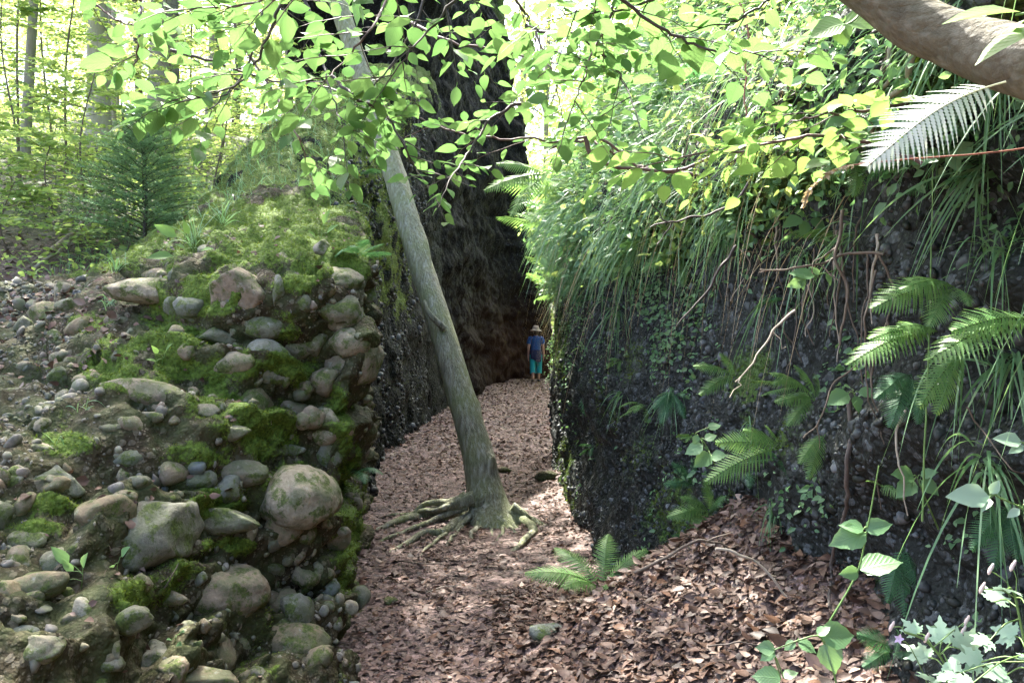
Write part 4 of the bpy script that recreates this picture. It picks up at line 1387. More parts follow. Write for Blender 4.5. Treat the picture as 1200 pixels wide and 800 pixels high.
# ------------------------------------------------------------------ young fir
b = W(168, 268, 8.8)
b[2] = gh(b[0], b[1])[0]
fir = empty('young_fir', b, 'bushy dark green young fir on the bank behind the outcrop', 'fir tree')
mw, ml = MB(), MB()
H = 1.45
t = np.linspace(0, 1, 12)
mw.tube(np.stack([0.03 * np.sin(t * 4), 0 * t, H * t], 1), 0.022 * (1 - 0.85 * t), 7)
for k in range(120):
    u = 0.04 + 0.94 * (k / 119) ** 0.9
    a = k * 2.4 + R.normal(0, 0.2)
    L = (0.82 * (1 - u) ** 0.75 + 0.10) * R.uniform(0.75, 1.1)
    d0 = np.array([math.cos(a), math.sin(a), 0.30 + 0.5 * u])
    q = np.linspace(0, 1, 9)
    p = np.array([0, 0, H * u]) + nrm(d0) * (L * q)[:, None]
    p[:, 2] -= 0.22 * L * q ** 2
    mw.tube(p, 0.006 * (1 - 0.7 * q), 4, False)
    segs = [(p, 1.0)]
    for j in range(2, 8):
        for s in (-1, 1):
            dd = nrm(d0) + s * 0.95 * np.cross(nrm(d0), (0, 0, 1))
            l2 = L * 0.42 * (1 - q[j] * 0.55)
            pp = p[j] + nrm(dd) * (l2 * np.linspace(0, 1, 5))[:, None]
            segs.append((pp, 0.8))
    for pp, sc_ in segs:
        ln = np.linalg.norm(pp[-1] - pp[0])
        nn = int(ln / 0.0045)
        qq = R.uniform(0.05, 1, nn)
        o = np.stack([np.interp(qq, np.linspace(0, 1, len(pp)), pp[:, c]) for c in range(3)], 1)
        tg = nrm(pp[-1] - pp[0])
        sd = nrm(np.cross(tg, (0, 0, 1)))
        dd = tg * 0.6 + sd * np.where(R.random((nn, 1)) < 0.5, -1, 1) * R.uniform(0.5, 1, (nn, 1)) + np.array([0, 0, 1]) * R.normal(0.12, 0.3, (nn, 1))
        ml.add(NEEDLE, o, dd, R.normal(0, .3, (nn, 3)) + np.array([0, -0.3, 1.]), np.stack([np.full(nn, 0.075), R.uniform(0.022, 0.036, nn), np.full(nn, .03)], 1))
mw.build('trunk', M['darktwig'], fir)
ml.build('needles', M['needle'], fir, False)

# ------------------------------------------------------------------ overhanging beech branches
BR = [
    ('thin dark branch curving down past the dark trunk, leaves at its upper end', [(330, -40), (313, 0), (296, 45), (289, 82), (259, 116), (247, 128)], 2.6, 2.5, 8, 0.065, 0.161, 6),
    ('branch of large shaded leaves hanging in front of the pale trunk', [(172, -40), (165, 0), (163, 48), (158, 78)], 2.3, 2.3, 5, 0.073, 0.124, 5),
    ('branch sloping over the thick dark trunk with dense green leaves', [(350, -30), (333, 0), (311, 48), (285, 94), (240, 112), (205, 118)], 2.35, 2.2, 8, 0.065, 0.161, 6),
    ('slender branch drooping towards the moss shoulder', [(270, 20), (296, 71), (326, 116), (350, 160), (360, 200)], 2.9, 2.7, 6, 0.060, 0.161, 5),
    ('leafy branch hanging over the top of the leaning trunk', [(345, -50), (365, 20), (377, 70), (392, 120), (405, 165)], 2.8, 2.5, 8, 0.065, 0.186, 6),
    ('branch with broad bright leaves over the bare tower edge', [(470, -60), (455, -5), (430, 40), (405, 70), (380, 95)], 2.5, 2.3, 9, 0.069, 0.255, 6),
    ('drooping twig with paired pale leaves in front of the leaning trunk', [(390, 90), (414, 112), (455, 139), (474, 172), (485, 195), (507, 225)], 2.6, 2.5, 8, 0.057, 0.153, 4),
    ('long level branch crossing the dark tower', [(820, 205), (744, 196), (710, 172), (676, 165), (594, 163), (545, 158), (504, 144), (470, 130)], 2.9, 2.7, 11, 0.060, 0.204, 5),
    ('branch fanning across the top of the dark tower', [(560, -60), (540, -10), (510, 30), (480, 60), (455, 95)], 2.5, 2.4, 9, 0.067, 0.255, 6),
    ('airy spray of small leaves high over the pale stems', [(60, -50), (95, -10), (130, 20), (160, 30)], 2.9, 2.8, 6, .065, .2, 5),
    ('thin level branch of leaves above the moss shoulder', [(200, 60), (260, 75), (320, 95), (375, 100), (430, 120)], 3.1, 3.0, 8, .062, .2, 5),
    ('thin leafy branch reaching right from the tower top', [(470, 20), (530, 50), (590, 60), (650, 75), (700, 70)], 3.2, 3.0, 8, .062, .2, 5),
    ('light leafy branch in the upper right above the dead branches', [(930, -50), (900, 0), (860, 25), (815, 35)], 2.5, 2.5, 7, .075, .2, 5),
    ('pale spray spreading left of the white fern', [(1060, 120), (1010, 130), (960, 135), (915, 145)], 2.4, 2.3, 7, .075, .18, 5),
    ('small spray of leaves hung in front of the dark tower', [(610, 120), (575, 140), (545, 185), (525, 215)], 2.6, 2.5, 6, 0.056, 0.136, 4),
    ('branch falling through the bright gap beside the tower', [(595, -40), (605, 0), (620, 22), (635, 56), (650, 94), (655, 120)], 2.7, 2.6, 9, 0.060, 0.238, 6),
    ('arched branch with dark hanging leaves over the grassy cliff lip', [(615, 30), (631, 36), (669, 37), (687, 49), (725, 82), (744, 131)], 2.6, 2.5, 9, 0.065, 0.212, 6),
    ('branch of shaded leaves hanging above the grassy lip', [(760, -40), (720, 10), (700, 50), (684, 90), (670, 130)], 2.4, 2.3, 8, 0.069, 0.204, 6),
    ('upright leafy twig over the cliff plants with wide pale leaves', [(680, -40), (750, 17), (806, 49), (850, 62), (900, 62)], 2.1, 2.0, 7, 0.077, 0.187, 5),
    ('low branch of yellow green leaves reaching over the cliff', [(1080, 190), (1010, 165), (940, 160), (880, 175), (820, 180), (780, 190)], 2.2, 2.1, 9, 0.073, 0.221, 6),
    ('branch along the upper edge above the gorge gap', [(820, -50), (780, -10), (735, 10), (690, 15), (650, 20)], 2.3, 2.3, 9, 0.073, 0.255, 6),
    ('dense leaf spray along the top edge over the wood', [(420, -70), (380, -25), (330, -5), (270, 8), (215, 10)], 2.2, 2.1, 10, 0.069, 0.174, 6),
    ('bright spray over the middle of the leaning tree', [(520, -60), (490, 20), (470, 60), (440, 100), (415, 130)], 2.9, 2.8, 9, 0.060, 0.238, 6),
]
for k, (lb, poly, d0, d1, tw, sz, tl, per) in enumerate(BR):
    beech_branch(lb, poly, d0, d1, tw, sz, tl, per, rad=0.0055, wood='twig' if k % 2 else 'darktwig', mat='yellowherb' if 'yellow green' in lb or 'pale spray' in lb else 'beech')

# extra arched bow of the long branch
def stick(label, pts, r0, r1, mat, name='dead_branch', cat='branch', group=None, side=0, seg=7, wob=0.01):
    p = smooth_poly(pts, 6 * len(pts))
    p = p + wob * np.stack([fbm(p * 6, 3, s + 300) for s in (1, 2, 3)], 1) * 2
    base = p[0].copy()
    m = MB()
    m.tube(p - base, np.linspace(r0, r1, len(p)), seg)
    for i in range(side):
        k = int(R.integers(len(p) // 4, len(p) - 2))
        d = nrm(p[k + 1] - p[k]) + 0.7 * R.normal(size=3)
        q = (p[k] - base) + nrm(d) * (np.linalg.norm(p[-1] - p[0]) * 0.25 * np.linspace(0, 1, 5))[:, None]
        q += 0.01 * R.normal(size=q.shape) * np.linspace(0, 1, 5)[:, None]
        m.tube(q, np.linspace(r1 * 1.1, r1 * 0.5, 5), 5, False)
    o = m.build(name, M[mat])
    o.location = Vector(base)
    return tag(o, label, cat, group)


stick('dark bowed twig looping below the long level branch', [W(*q) for q in ((686, 158, 2.8), (694, 181, 2.8), (707, 193, 2.8), (728, 198, 2.8), (752, 199, 2.8), (800, 197, 2.75), (850, 182, 2.7), (905, 168, 2.7))], .008, .004, 'twig', 'beech_twig')
stick('bare twig arching from the long level branch', [W(*q) for q in ((640, 172, 2.75), (664, 162, 2.75), (694, 160, 2.75), (722, 176, 2.75), (746, 198, 2.75))], .005, .004, 'twig', 'beech_twig')

# thick limb, top corner
q = [W(960, -60, 1.75), W(1010, -18, 1.7), W(1070, 22, 1.66), (W(1140, 52, 1.6)), W(1215, 78, 1.52), W(1330, 110, 1.45), W(1500, 128, 1.4), W(1900, 150, 1.35), W(2500, 200, 1.3)]
p = smooth_poly(q, 80)
bl = p[0].copy()
m = MB()
m.tube(p - bl, np.interp(np.linspace(0, 1, 80), [0, .3, .6, 1], [0.040, 0.050, 0.066, 0.10]) , 28)
v = m.v[0]
m.v[0] = v + 0.010 * np.stack([fbm((v + bl) * 7, 4, 400 + s) for s in range(3)], 1)
o = m.build('tree_limb', M['limb_bark'])
o.location = Vector(bl)
tag(o, 'thick brown green limb slanting across above the cliff plants', 'limb')
set_attr(o.data, 'moss', np.zeros(len(o.data.vertices)))


def px_leaves(name, label, cat, stem, leaves, mat, group=None, tpl=HERB, stemmat='stem', r=0.003, face=(0, -0.75, 0.65), wid=1.0, part='leaf'):
    """stem polyline and leaves (root, tip) in (px, py, depth)"""
    p = smooth_poly([W(*s) for s in stem], 4 * len(stem) + 4)
    base = p[0].copy()
    e = empty(name, base, label, cat, group)
    m = MB()
    m.tube(p - base, np.linspace(r, r * 0.6, len(p)), 6)
    for rt, tp in leaves:
        a, b_ = W(*rt), W(*tp)
        # petiole from nearest stem point
        k = np.argmin(np.linalg.norm(p - a, axis=1))
        if np.linalg.norm(p[k] - a) > 0.004:
            m.tube(smooth_poly([p[k] - base, (p[k] + a) / 2 - base + np.array([0, 0, .006]), a - base], 6), r * 0.55, 4, False)
        l_ = MB()
        d = b_ - a
        L = np.linalg.norm(d)
        l_.add(tpl, [(0, 0, 0)], d, np.array(face) + 0.22 * R.normal(size=3), np.array([[L * wid, L, L]]))
        o = l_.build(part, M[mat], e)
        o.location = Vector(a - base)
    m.build('stem', M[stemmat], e)
    return e


px_leaves('limb_leaf', 'three fresh leaves hanging before the thick limb, one shaded', 'leaf sprig', [(1260, -30, 1.35), (1220, 10, 1.35), (1190, 18, 1.35)],
          [((1196, 14, 1.35), (1105, 18, 1.36)), ((1204, 22, 1.35), (1180, 40, 1.36)), ((1230, 30, 1.33), (1140, 66, 1.33))], 'yellowherb', tpl=LEAF, face=(0.3, -0.4, 0.9))
px_leaves('maple_sprig', 'pale toothed maple like leaves under the thick limb', 'leaf sprig', [(1040, -30, 1.9), (1005, 20, 1.9), (985, 32, 1.9)],
          [((990, 28, 1.9), (948, 38, 1.9)), ((990, 28, 1.9), (1034, 22, 1.9)), ((985, 30, 1.9), (990, 52, 1.88))], 'yellowherb', tpl=HERB, wid=1.2)

# ------------------------------------------------------------------ vegetation on the cliff
def on(px, py, out=0.0, only=('D', 'ground')):
    h = hit(px, py, only)
    if h is None:
        return None
    return h[0] + h[1] * out, h[1], h[0][1]


# grass curtain: uncountable
mg, ms, mh = MB(), MB(), MB()
lipf = np.where((vD[fD[:, 0], 2] > 2.15) & (vD[fD[:, 0], 1] > 2.2) & (vD[fD[:, 0], 2] < 6.5), 1.0, 0) * (0.15 + smooth(-0.2, 0.3, fbm(vD[fD[:, 0]] * 1.5, 3, 210)))
pos, no, _ = sample_faces(vD, fD, lipf * np.where(vD[fD[:, 0], 2] < 4.2, 1.0, 0.3) * np.interp(vD[fD[:, 0], 1], [7, 11], [1, .7]), 24000)
no = face_cam(pos, no)
clump = np.stack([fbm(pos * 3.1, 2, 250 + k_) for k_ in range(3)], 1) * 2.2
d0 = no * 0.9 + np.array([-0.35, -0.25, 0.4]) + clump + R.normal(0, 0.35, (len(pos), 3))
L = R.uniform(0.07, 0.45, len(pos)) * np.interp(pos[:, 1], [2.5, 4, 12], [0.5, .75, .85])
blades(mg, pos, d0, L, R.uniform(0.004, 0.010, len(pos)) * np.interp(pos[:, 1], [3, 12], [.8, 1.6]), R.uniform(0.15, 1.2, len(pos)))
tag(mg.build('hanging_grass', M['grass'], None, True), 'fine green grass spilling over the cliff lip', kind='stuff')
lip2 = np.where((vD[fD[:, 0], 2] > 1.9) & (vD[fD[:, 0], 1] > 3) & (vD[fD[:, 0], 2] < 3.0), 1.0, 0)
pos, no, _ = sample_faces(vD, fD, lip2, 420)
no = face_cam(pos, no)
blades(ms, pos, no + R.normal(0, .3, (len(pos), 3)), R.uniform(0.12, 0.4, len(pos)), R.uniform(.002, .004, len(pos)), R.uniform(1.2, 3, len(pos)))
tag(ms.build('dry_grass', M['straw']), 'dry straw hanging from the cliff lip', kind='stuff')

# leafy undergrowth: uncountable
for mat, nclump, lb, sd, zr in (('herb', 1900, 'blue green leafy undergrowth on the cliff slope', 220, (2.2, 7.5)), ('sunny', 900, 'bright yellow green seedlings on the cliff slope', 230, (2.2, 7.5))):
    m = MB()
    wgt = np.where((vD[fD[:, 0], 2] > zr[0]) & (vD[fD[:, 0], 1] > 2.3) & (vD[fD[:, 0], 2] < zr[1]), np.where(vD[fD[:, 0], 2] < 4.2, 1.0, 0.45) * np.interp(vD[fD[:, 0], 1], [2, 4.5, 8, 11], [2.2, 1.3, 1, .4]), 0) * smooth(-0.25, 0.2, fbm(vD[fD[:, 0]] * 1.1, 3, sd))
    pos, no, _ = sample_faces(vD, fD, wgt, nclump)
    no = face_cam(pos, no)
    per = 22
    cc = np.repeat(pos + no * 0.06, per, 0)
    nn = len(cc)
    cc = cc + R.normal(0, 1, (nn, 3)) * np.array([.10, .12, .09])
    m.add(LEAF, cc, rand_dirs(nn, .4) + np.repeat(no, per, 0) * .5 + np.array([-.3, -.3, -.25]), np.repeat(no, per, 0) * .8 + np.array([0, -0.1, .9]) + R.normal(0, .35, (nn, 3)), np.clip(np.exp(R.normal(math.log(.036), .4, nn)), .015, .085) * np.interp(cc[:, 1], [3, 10], [.9, 1.5]))
    tag(m.build('undergrowth', M[mat], None, False), lb, kind='stuff')
m = MB()
wgt = np.where((vD[fD[:, 0], 2] < 2.5) & (vD[fD[:, 0], 2] > .3) & (vD[fD[:, 0], 1] > 1.6) & (vD[fD[:, 0], 1] < 12), 1.0, 0) * (smooth(0.02, 0.3, fbm(vD[fD[:, 0]] * 2.0, 3, 240)) + .06) * (0.25 + 1.4 * smooth(0.9, 2.4, vD[fD[:, 0], 2]) + 1.0 * (vD[fD[:, 0], 1] < 5.5))
pos, no, _ = sample_faces(vD, fD, wgt, 330)
no = face_cam(pos, no)
per = 16
cc = np.repeat(pos + no * 0.025, per, 0)
nn = len(cc)
m.add(LEAF, cc + R.normal(0, 1, (nn, 3)) * np.array([.035, .055, .05]), rand_dirs(nn, .4) + np.repeat(no, per, 0) * .6 + np.array([0, 0, -.5]), np.repeat(no, per, 0) + np.array([0, -.2, .5]) + R.normal(0, .35, (nn, 3)), R.uniform(0.014, 0.042, nn))
tag(m.build('wall_sprigs', M['herb'], None, False), 'small leafy sprigs and seedlings rooted in the dark cliff face', kind='stuff')
# hillside above, beyond D: leafy cover
p4, n4 = ground_pts(9000, (1.0, 10), (2.5, 24), lambda x, y: x > xr(y) + 1.2)
m = MB()
per = 10
cc = np.repeat(p4, per, 0)
nn = len(cc)
m.add(LEAF, cc + R.normal(0, 1, (nn, 3)) * np.array([.2, .2, .12]) + np.array([0, 0, .15]), rand_dirs(nn, .4), np.array([-.4, -.3, .9]) + R.normal(0, .4, (nn, 3)), R.uniform(0.05, 0.12, nn))
tag(m.build('undergrowth', M['crown'], None, False), 'deep leafy cover on the steep bank above the cliff', kind='stuff')
# left woodland floor cover
p5, n5 = ground_pts(5200, (-14, -1.5), (7.5, 24), lambda x, y: (x < xl(y) - 0.6) & (fbm(np.stack([x, y, 0 * x], 1) * .8, 2, 9) > -.1))
m = MB()
per = 14
cc = np.repeat(p5, per, 0)
nn = len(cc)
m.add(LEAF, cc + R.normal(0, 1, (nn, 3)) * np.array([.18, .18, .09]) + np.array([0, 0, .12]), rand_dirs(nn, .4), np.array([0, 0, 1]) + R.normal(0, .35, (nn, 3)), R.uniform(0.04, 0.085, nn))
tag(m.build('ground_cover', M['sunny'], None, False), 'low leafy ground cover on the woodland slope', kind='stuff')
# fine grass on the ridge between fir and moss shoulder
mg = MB()
pg, ng = ground_pts(2400, (-4.2, -1.6), (7.6, 12.5), lambda x, y: (x < xl(y) - 0.5))
h2 = []
for q in pg:
    h2.append(q)
pos = np.array(h2)
blades(mg, pos, np.array([0, 0, 1]) + R.normal(0, .4, (len(pos), 3)), R.uniform(.15, .5, len(pos)), R.uniform(.005, .01, len(pos)), R.uniform(.2, .9, len(pos)))
wgtB = np.where((mossB[fB].mean(1) > 0.5) & (np.abs(nB[fB[:, 0], 2]) > .55) & (vB[fB[:, 0], 1] < 14), 1.0, 0)
pos, no, _ = sample_faces(vB, fB, wgtB, 1300)
blades(mg, pos, np.array([0, 0, 1]) + R.normal(0, .45, (len(pos), 3)), R.uniform(.1, .35, len(pos)), R.uniform(.004, .009, len(pos)), R.uniform(.2, .9, len(pos)))
tag(mg.build('ridge_grass', M['grass']), 'pale fine grass on the ridge behind the outcrop', kind='stuff')

# --- grass tufts as things
def tuft(label, base, out, n, L, mat='grass', wd=0.008, droop=(0.5, 1.2), spread=0.5, group='grass tufts of the gorge'):
    m = MB()
    d0 = nrm(out) + R.normal(0, spread, (n, 3))
    blades(m, np.zeros((n, 3)) + R.normal(0, 0.015, (n, 3)), d0, L * R.uniform(0.5, 1.1, n), wd * R.uniform(.6, 1.2, n), R.uniform(*droop, n), 8)
    o = m.build('grass_tuft', M[mat])
    o.location = Vector(base)
    return tag(o, label, 'grass tuft', group)


for lb, px, py, n, L, out, wd, dr in [
    ('long bladed grass tuft hanging below the trifoliate leaves', 1150, 545, 26, .34, (-.3, -1, .3), .009, (.9, 1.6)),
    ('sedge tuft arching out under the white fern', 1175, 300, 26, .34, (-.5, -.8, .6), .008, (.7, 1.4)),
    ('sedge tuft with straight blades beside the dark recess', 1185, 425, 30, .36, (-.7, -.7, .2), .009, (.4, 1.1)),
    ('grass clump drooping over the arching wood fern', 1130, 420, 16, .26, (-.2, -.9, .5), .008, (.8, 1.6)),
    ('thin grass tuft over the fern covered ledge', 905, 350, 22, .26, (-.5, -.8, .3), .006, (.8, 1.8)),
    ('grass tuft hanging on the bare pebbly wall', 726, 365, 22, .3, (-.6, -.8, .2), .008, (.9, 1.6)),
    ('small grass tuft low on the pebbly wall', 728, 462, 18, .22, (-.6, -.8, .2), .007, (.9, 1.6)),
    ('bushy grass tuft beside the dark hollow of the wall', 790, 462, 28, .24, (-.6, -.8, .3), .007, (.9, 1.6)),
    ('lush grass tuft at the far corner of the cliff lip', 670, 250, 30, .5, (-.8, -.6, .6), .012, (.7, 1.4)),
    ('wide grass tuft in the middle of the cliff lip', 760, 285, 40, .46, (-.6, -.8, .5), .010, (.7, 1.4)),
    ('grass tuft below the drooping catkins', 850, 280, 34, .36, (-.5, -.8, .5), .008, (.7, 1.4)),
    ('grass tuft growing out by the dangling roots', 940, 300, 20, .3, (-.5, -.9, .3), .007, (.6, 1.4)),
    ('grass tuft beside the slope top of the leaf mound', 905, 590, 22, .24, (-.4, -.9, .1), .006, (1., 1.8)),
    ('grass tuft rooted above the leaf mound', 880, 500, 20, .25, (-.5, -.8, .2), .007, (.8, 1.6)),
]:
    h = on(px, py, -0.01)
    if h:
        tuft(lb, h[0], out, n, L, wd=wd, droop=dr)
for lb, px, py, n, L in [('upright grass tuft on the outcrop crest before the fir', 228, 288, 22, .45), ('short grass tuft at the left foot of the fir', 135, 318, 18, .25), ('wispy grass by the cracked pinkish cobble', 128, 360, 16, .22),
                         ('tall thin grass on the crest near the mossy ledge', 262, 262, 16, .38), ('tiny grass sprig in the pebbly gully', 98, 480, 9, .12), ('small grass sprig in the lower gravel', 70, 520, 7, .1)]:
    h = hit(px, py, ('A', 'B', 'ground'))
    tuft(lb, h[0], (0, -.1, 1), n, L, wd=0.007 if L > .2 else .005, droop=(.2, .9), spread=.4)

# --- ferns
def dpt(px, py, off=0.1):
    h = hit(px, py, ('D', 'ground'))
    return h[0][1] - off if h else 3.0


def fern_at(label, rt, tips, off=0.06, reach=0.10, **kw):
    d = dpt(*rt, off)
    px_fern(label, (rt[0], rt[1], d), [(t[0], t[1], d - reach) + tuple(t[2:]) for t in tips], **kw)


fern_at('bright broad fern spreading over the top of the leaf mound', (915, 525), [(838, 562), (850, 522), (880, 505), (905, 500)], k=0)
fern_at('single upright bright frond hanging left of the dark wall', (968, 508), [(952, 556), (940, 538)], k=0)
fern_at('arching wood fern, long frond held level by the tall green stem', (1098, 388), [(1004, 418), (1030, 392), (1062, 380)], off=0.35, k=0)
fern_at('pale sunlit fern reaching in beside the long bladed sedge', (1215, 375), [(1100, 410), (1135, 385)], off=0.35, k=0)
fern_at('small fern drooping below the pale sunlit fern', (1130, 412), [(1088, 470), (1108, 478)], off=0.3, k=0)
fern_at('fern with fine fronds beneath the fallen twigs of the cliff', (1120, 338), [(1030, 368), (1058, 345), (1090, 385), (1135, 360)], off=0.15, k=1)
fern_at('feathery fern in shade below the dangling roots', (955, 470), [(905, 440), (912, 475), (935, 430), (960, 440), (925, 500)], k=1)
fern_at('small yellowish fern perched on the mossy boss', (862, 440), [(820, 428), (826, 460), (850, 418)], k=0)
fern_at('dark fern tuft halfway along the pebbly wall', (790, 460), [(768, 480), (775, 495), (800, 490), (812, 470)], mat='darkfern', k=1)
fern_at('fern clump sprouting low on the wall beside the mound', (830, 600), [(785, 610), (800, 585), (830, 565), (850, 585), (812, 635)], k=1)
fern_at('second fern clump on the mossy wall foot', (812, 570), [(780, 570), (790, 545), (820, 540)], mat='darkfern', k=1)
fern_at('little fern at the corner of the far cliff', (690, 330), [(660, 345), (668, 315), (700, 355)], k=1)
fern_at('frond poking out of the cliff lip against the dark tower', (640, 205), [(575, 218), (590, 190), (600, 245)], k=0)
fern_at('lip fern just above the far wall corner', (665, 280), [(625, 300), (640, 320), (680, 310)], k=1)
fern_at('dark little fern in the lowest corner by the bramble leaves', (1045, 765), [(1010, 750), (1015, 785), (1060, 745), (1075, 775)], mat='darkfern', k=1)
fern_at('deep green hanging fern in the recess below the heart leaves', (1060, 640), [(1045, 700), (1062, 715), (1080, 690)], mat='darkfern', k=0)
fern_at('dark hanging fern nearest the sedge in the recess', (1185, 590), [(1150, 640), (1170, 660), (1195, 650)], mat='darkfern', k=0)
fern_at('drooping fern in shade behind the tall green stem', (1070, 440), [(1030, 470), (1045, 500), (1075, 495)], mat='darkfern', k=1)
fern_at('fern leaning out beneath the thick limb', (1010, 190), [(960, 215), (980, 170), (1000, 230)], k=1)
fern_at('fern on the slope beside the maple leaves', (900, 200), [(850, 215), (870, 180), (905, 235)], k=1)
fern_at('mid slope fern among the grasses of the lip', (800, 300), [(755, 320), (770, 285), (800, 335)], k=1)
fern_at('white sun painted fern frond as if in full sun beneath the thick limb', (1178, 96), [(1042, 178)], off=0.9, mat='sunpaint_fern', k=0, face=(-.2, -0.8, 0.6))
lipw = np.where((vD[fD[:, 0], 2] > 1.9) & (vD[fD[:, 0], 1] > 2.2) & (vD[fD[:, 0], 2] < 4.0) & (vD[fD[:, 0], 1] < 12.2), 1.0, 0)
pos, no, _ = sample_faces(vD, fD, lipw, 70)
no = face_cam(pos, no)
for k in range(70):
    fan_fern('small fern, one of many crowding the grassy lip of the cliff', pos[k] - no[k] * .01, no[k] + np.array([-.2, -.5, -.1]), int(R.integers(4, 7)), R.uniform(.17, .34) * np.interp(pos[k, 1], [2, 10], [.8, 1.25]), 'fern' if k % 3 else 'darkfern', 1.3, R.uniform(.1, .6), group='small ferns crowding the cliff lip')
big = np.where((vD[fD[:, 0], 2] > 2.0) & (vD[fD[:, 0], 1] > 6.5) & (vD[fD[:, 0], 2] < 4.6) & (vD[fD[:, 0], 1] < 12.3), 1.0, 0)
pos, no, _ = sample_faces(vD, fD, big, 22)
no = face_cam(pos, no)
for k in range(22):
    fan_fern('broad fern among the plants spilling from the far part of the cliff lip', pos[k] - no[k] * .01, no[k] + np.array([-.3, -.6, 0]), int(R.integers(4, 7)), R.uniform(.45, .75), 'fern', 1.2, R.uniform(.2, .7), group='broad ferns of the far cliff lip')
near = np.where((vD[fD[:, 0], 2] > 1.8) & (vD[fD[:, 0], 1] > 1.6) & (vD[fD[:, 0], 2] < 3.0) & (vD[fD[:, 0], 1] < 5.5), 1.0, 0)
pos, no, _ = sample_faces(vD, fD, near, 26)
no = face_cam(pos, no)
for k in range(26):
    tuft('drooping grass tuft, one of many along the near cliff lip', pos[k], no[k] + np.array([-.2, -.6, .2]), int(R.integers(14, 26)), R.uniform(.22, .42), wd=.007, droop=(.4, 1.5), spread=.5, group='grass tufts along the near cliff lip')
wallw = np.where((vD[fD[:, 0], 2] > .5) & (vD[fD[:, 0], 1] > 2.2) & (vD[fD[:, 0], 2] < 2.2) & (vD[fD[:, 0], 1] < 9), 1.0, 0)
pos, no, _ = sample_faces(vD, fD, wallw, 24)
no = face_cam(pos, no)
for k in range(24):
    fan_fern('little dark fern rooted in the bare face of the cliff', pos[k] - no[k] * .01, no[k] + np.array([-.2, -.3, -.3]), int(R.integers(3, 6)), R.uniform(.10, .22), 'darkfern' if k % 3 else 'fern', 1.3, R.uniform(-.3, .3), group='little ferns on the cliff face')
# fern at the mound edge by the path
h = hit(702, 690, ('ground',))
bf = h[0]
fern('fresh fern on the mound edge beside the path', bf, [((-.9, -.2, .35), (0, -.5, 1), .42, 1), ((-.5, .5, .5), (0, -.4, 1), .36, 1), ((.2, .5, .6), (0, -.5, 1), .36, 1), ((.6, .1, .5), (0, -.5, 1), .34, 1), ((.25, -.8, .25), (0, -.4, 1), .30, 1), ((-.6, -.6, .3), (0, -.5, 1), .30, 1)])
for lb, px, py in [('tiny dark fern on the ridge wall beside the outcrop', 415, 555), ('small fern on the mossy shoulder', 425, 205), ('little fern tucked under the outcrop corner', 418, 300)]:
    h = hit(px, py, ('A', 'B'))
    fan_fern(lb, h[0], (.6, -.7, 0), 5, .22, 'darkfern', 1.2, .3)

# --- herbs with large leaves
D1 = 2.35
px_leaves('heart_leaf_plant', 'tall plant with paired oval leaves in front of the dark recess', 'plant', [(968, 735, D1), (1004, 672, D1), (1016, 622, D1), (1030, 545, D1)],
          [((1014, 624, D1), (974, 636, D1 - .02)), ((1014, 620, D1), (1046, 612, D1 - .02)), ((1012, 620, D1), (985, 612, D1)), ((1008, 668, D1), (1057, 652, D1 - .02)), ((1006, 670, D1), (986, 672, D1 - .02))], 'herb', group=None)
D2 = 2.2
px_leaves('bramble', 'low bramble with rounded leaves on the edge of the leaf mound', 'plant', [(985, 820, D2), (972, 770, D2), (960, 745, D2), (935, 750, D2), (905, 762, D2)],
          [((968, 752, D2), (980, 790, D2 - .03)), ((962, 745, D2), (1004, 742, D2)), ((958, 744, D2), (972, 732, D2)), ((935, 752, D2), (958, 762, D2 - .02)), ((932, 752, D2), (918, 760, D2)), ((908, 760, D2), (886, 757, D2)), ((908, 763, D2), (890, 772, D2)),
           ((915, 795, D2), (882, 790, D2)), ((918, 793, D2), (935, 785, D2))], 'herb', wid=1.15)
D3 = 1.95
px_leaves('bramble', 'three pale oval leaflets jutting out over the sedge', 'plant', [(1240, 640, D3), (1205, 600, D3), (1170, 582, D3)],
          [((1160, 582, D3), (1110, 580, D3)), ((1160, 579, D3), (1172, 562, D3)), ((1160, 584, D3), (1150, 598, D3 - .02)), ((1195, 596, D3), (1180, 606, D3)), ((1200, 592, D3), (1215, 580, D3)), ((1200, 602, D3), (1212, 616, D3))], 'sunpaint_herb', wid=1.0, tpl=LEAF)
px_leaves('bramble', 'pair of pointed leaves at the right edge above the trifoliate leaves', 'plant', [(1240, 540, 2.0), (1210, 522, 2.0), (1195, 518, 2.0)],
          [((1198, 518, 2.0), (1165, 512, 2.0)), ((1200, 522, 2.0), (1182, 530, 2.0)), ((1204, 520, 2.0), (1222, 508, 2.0))], 'sunpaint_herb', tpl=LEAF)
px_leaves('seedling', 'leafy seedling with rounded leaves low on the pebbly wall', 'plant', [(838, 545, 3.9), (826, 520, 3.85), (815, 508, 3.8), (832, 500, 3.8)],
          [((826, 515, 3.8), (840, 508, 3.8)), ((818, 510, 3.8), (812, 520, 3.8)), ((830, 502, 3.8), (845, 496, 3.8)), ((824, 522, 3.8), (802, 530, 3.8)), ((832, 532, 3.85), (815, 545, 3.8)), ((834, 535, 3.85), (850, 532, 3.8))], 'herb', wid=1.1)
px_leaves('seedling', 'pinnate leaf sprig on the cliff beside the dangling roots', 'plant', [(985, 315, 3.2), (960, 322, 3.15), (935, 330, 3.1)],
          [((960, 322, 3.1), (950, 312, 3.1)), ((955, 324, 3.1), (925, 318, 3.1)), ((945, 327, 3.1), (922, 336, 3.1)), ((968, 320, 3.1), (975, 335, 3.1)), ((940, 328, 3.1), (942, 340, 3.1))], 'herb', tpl=LEAF, wid=1.0)
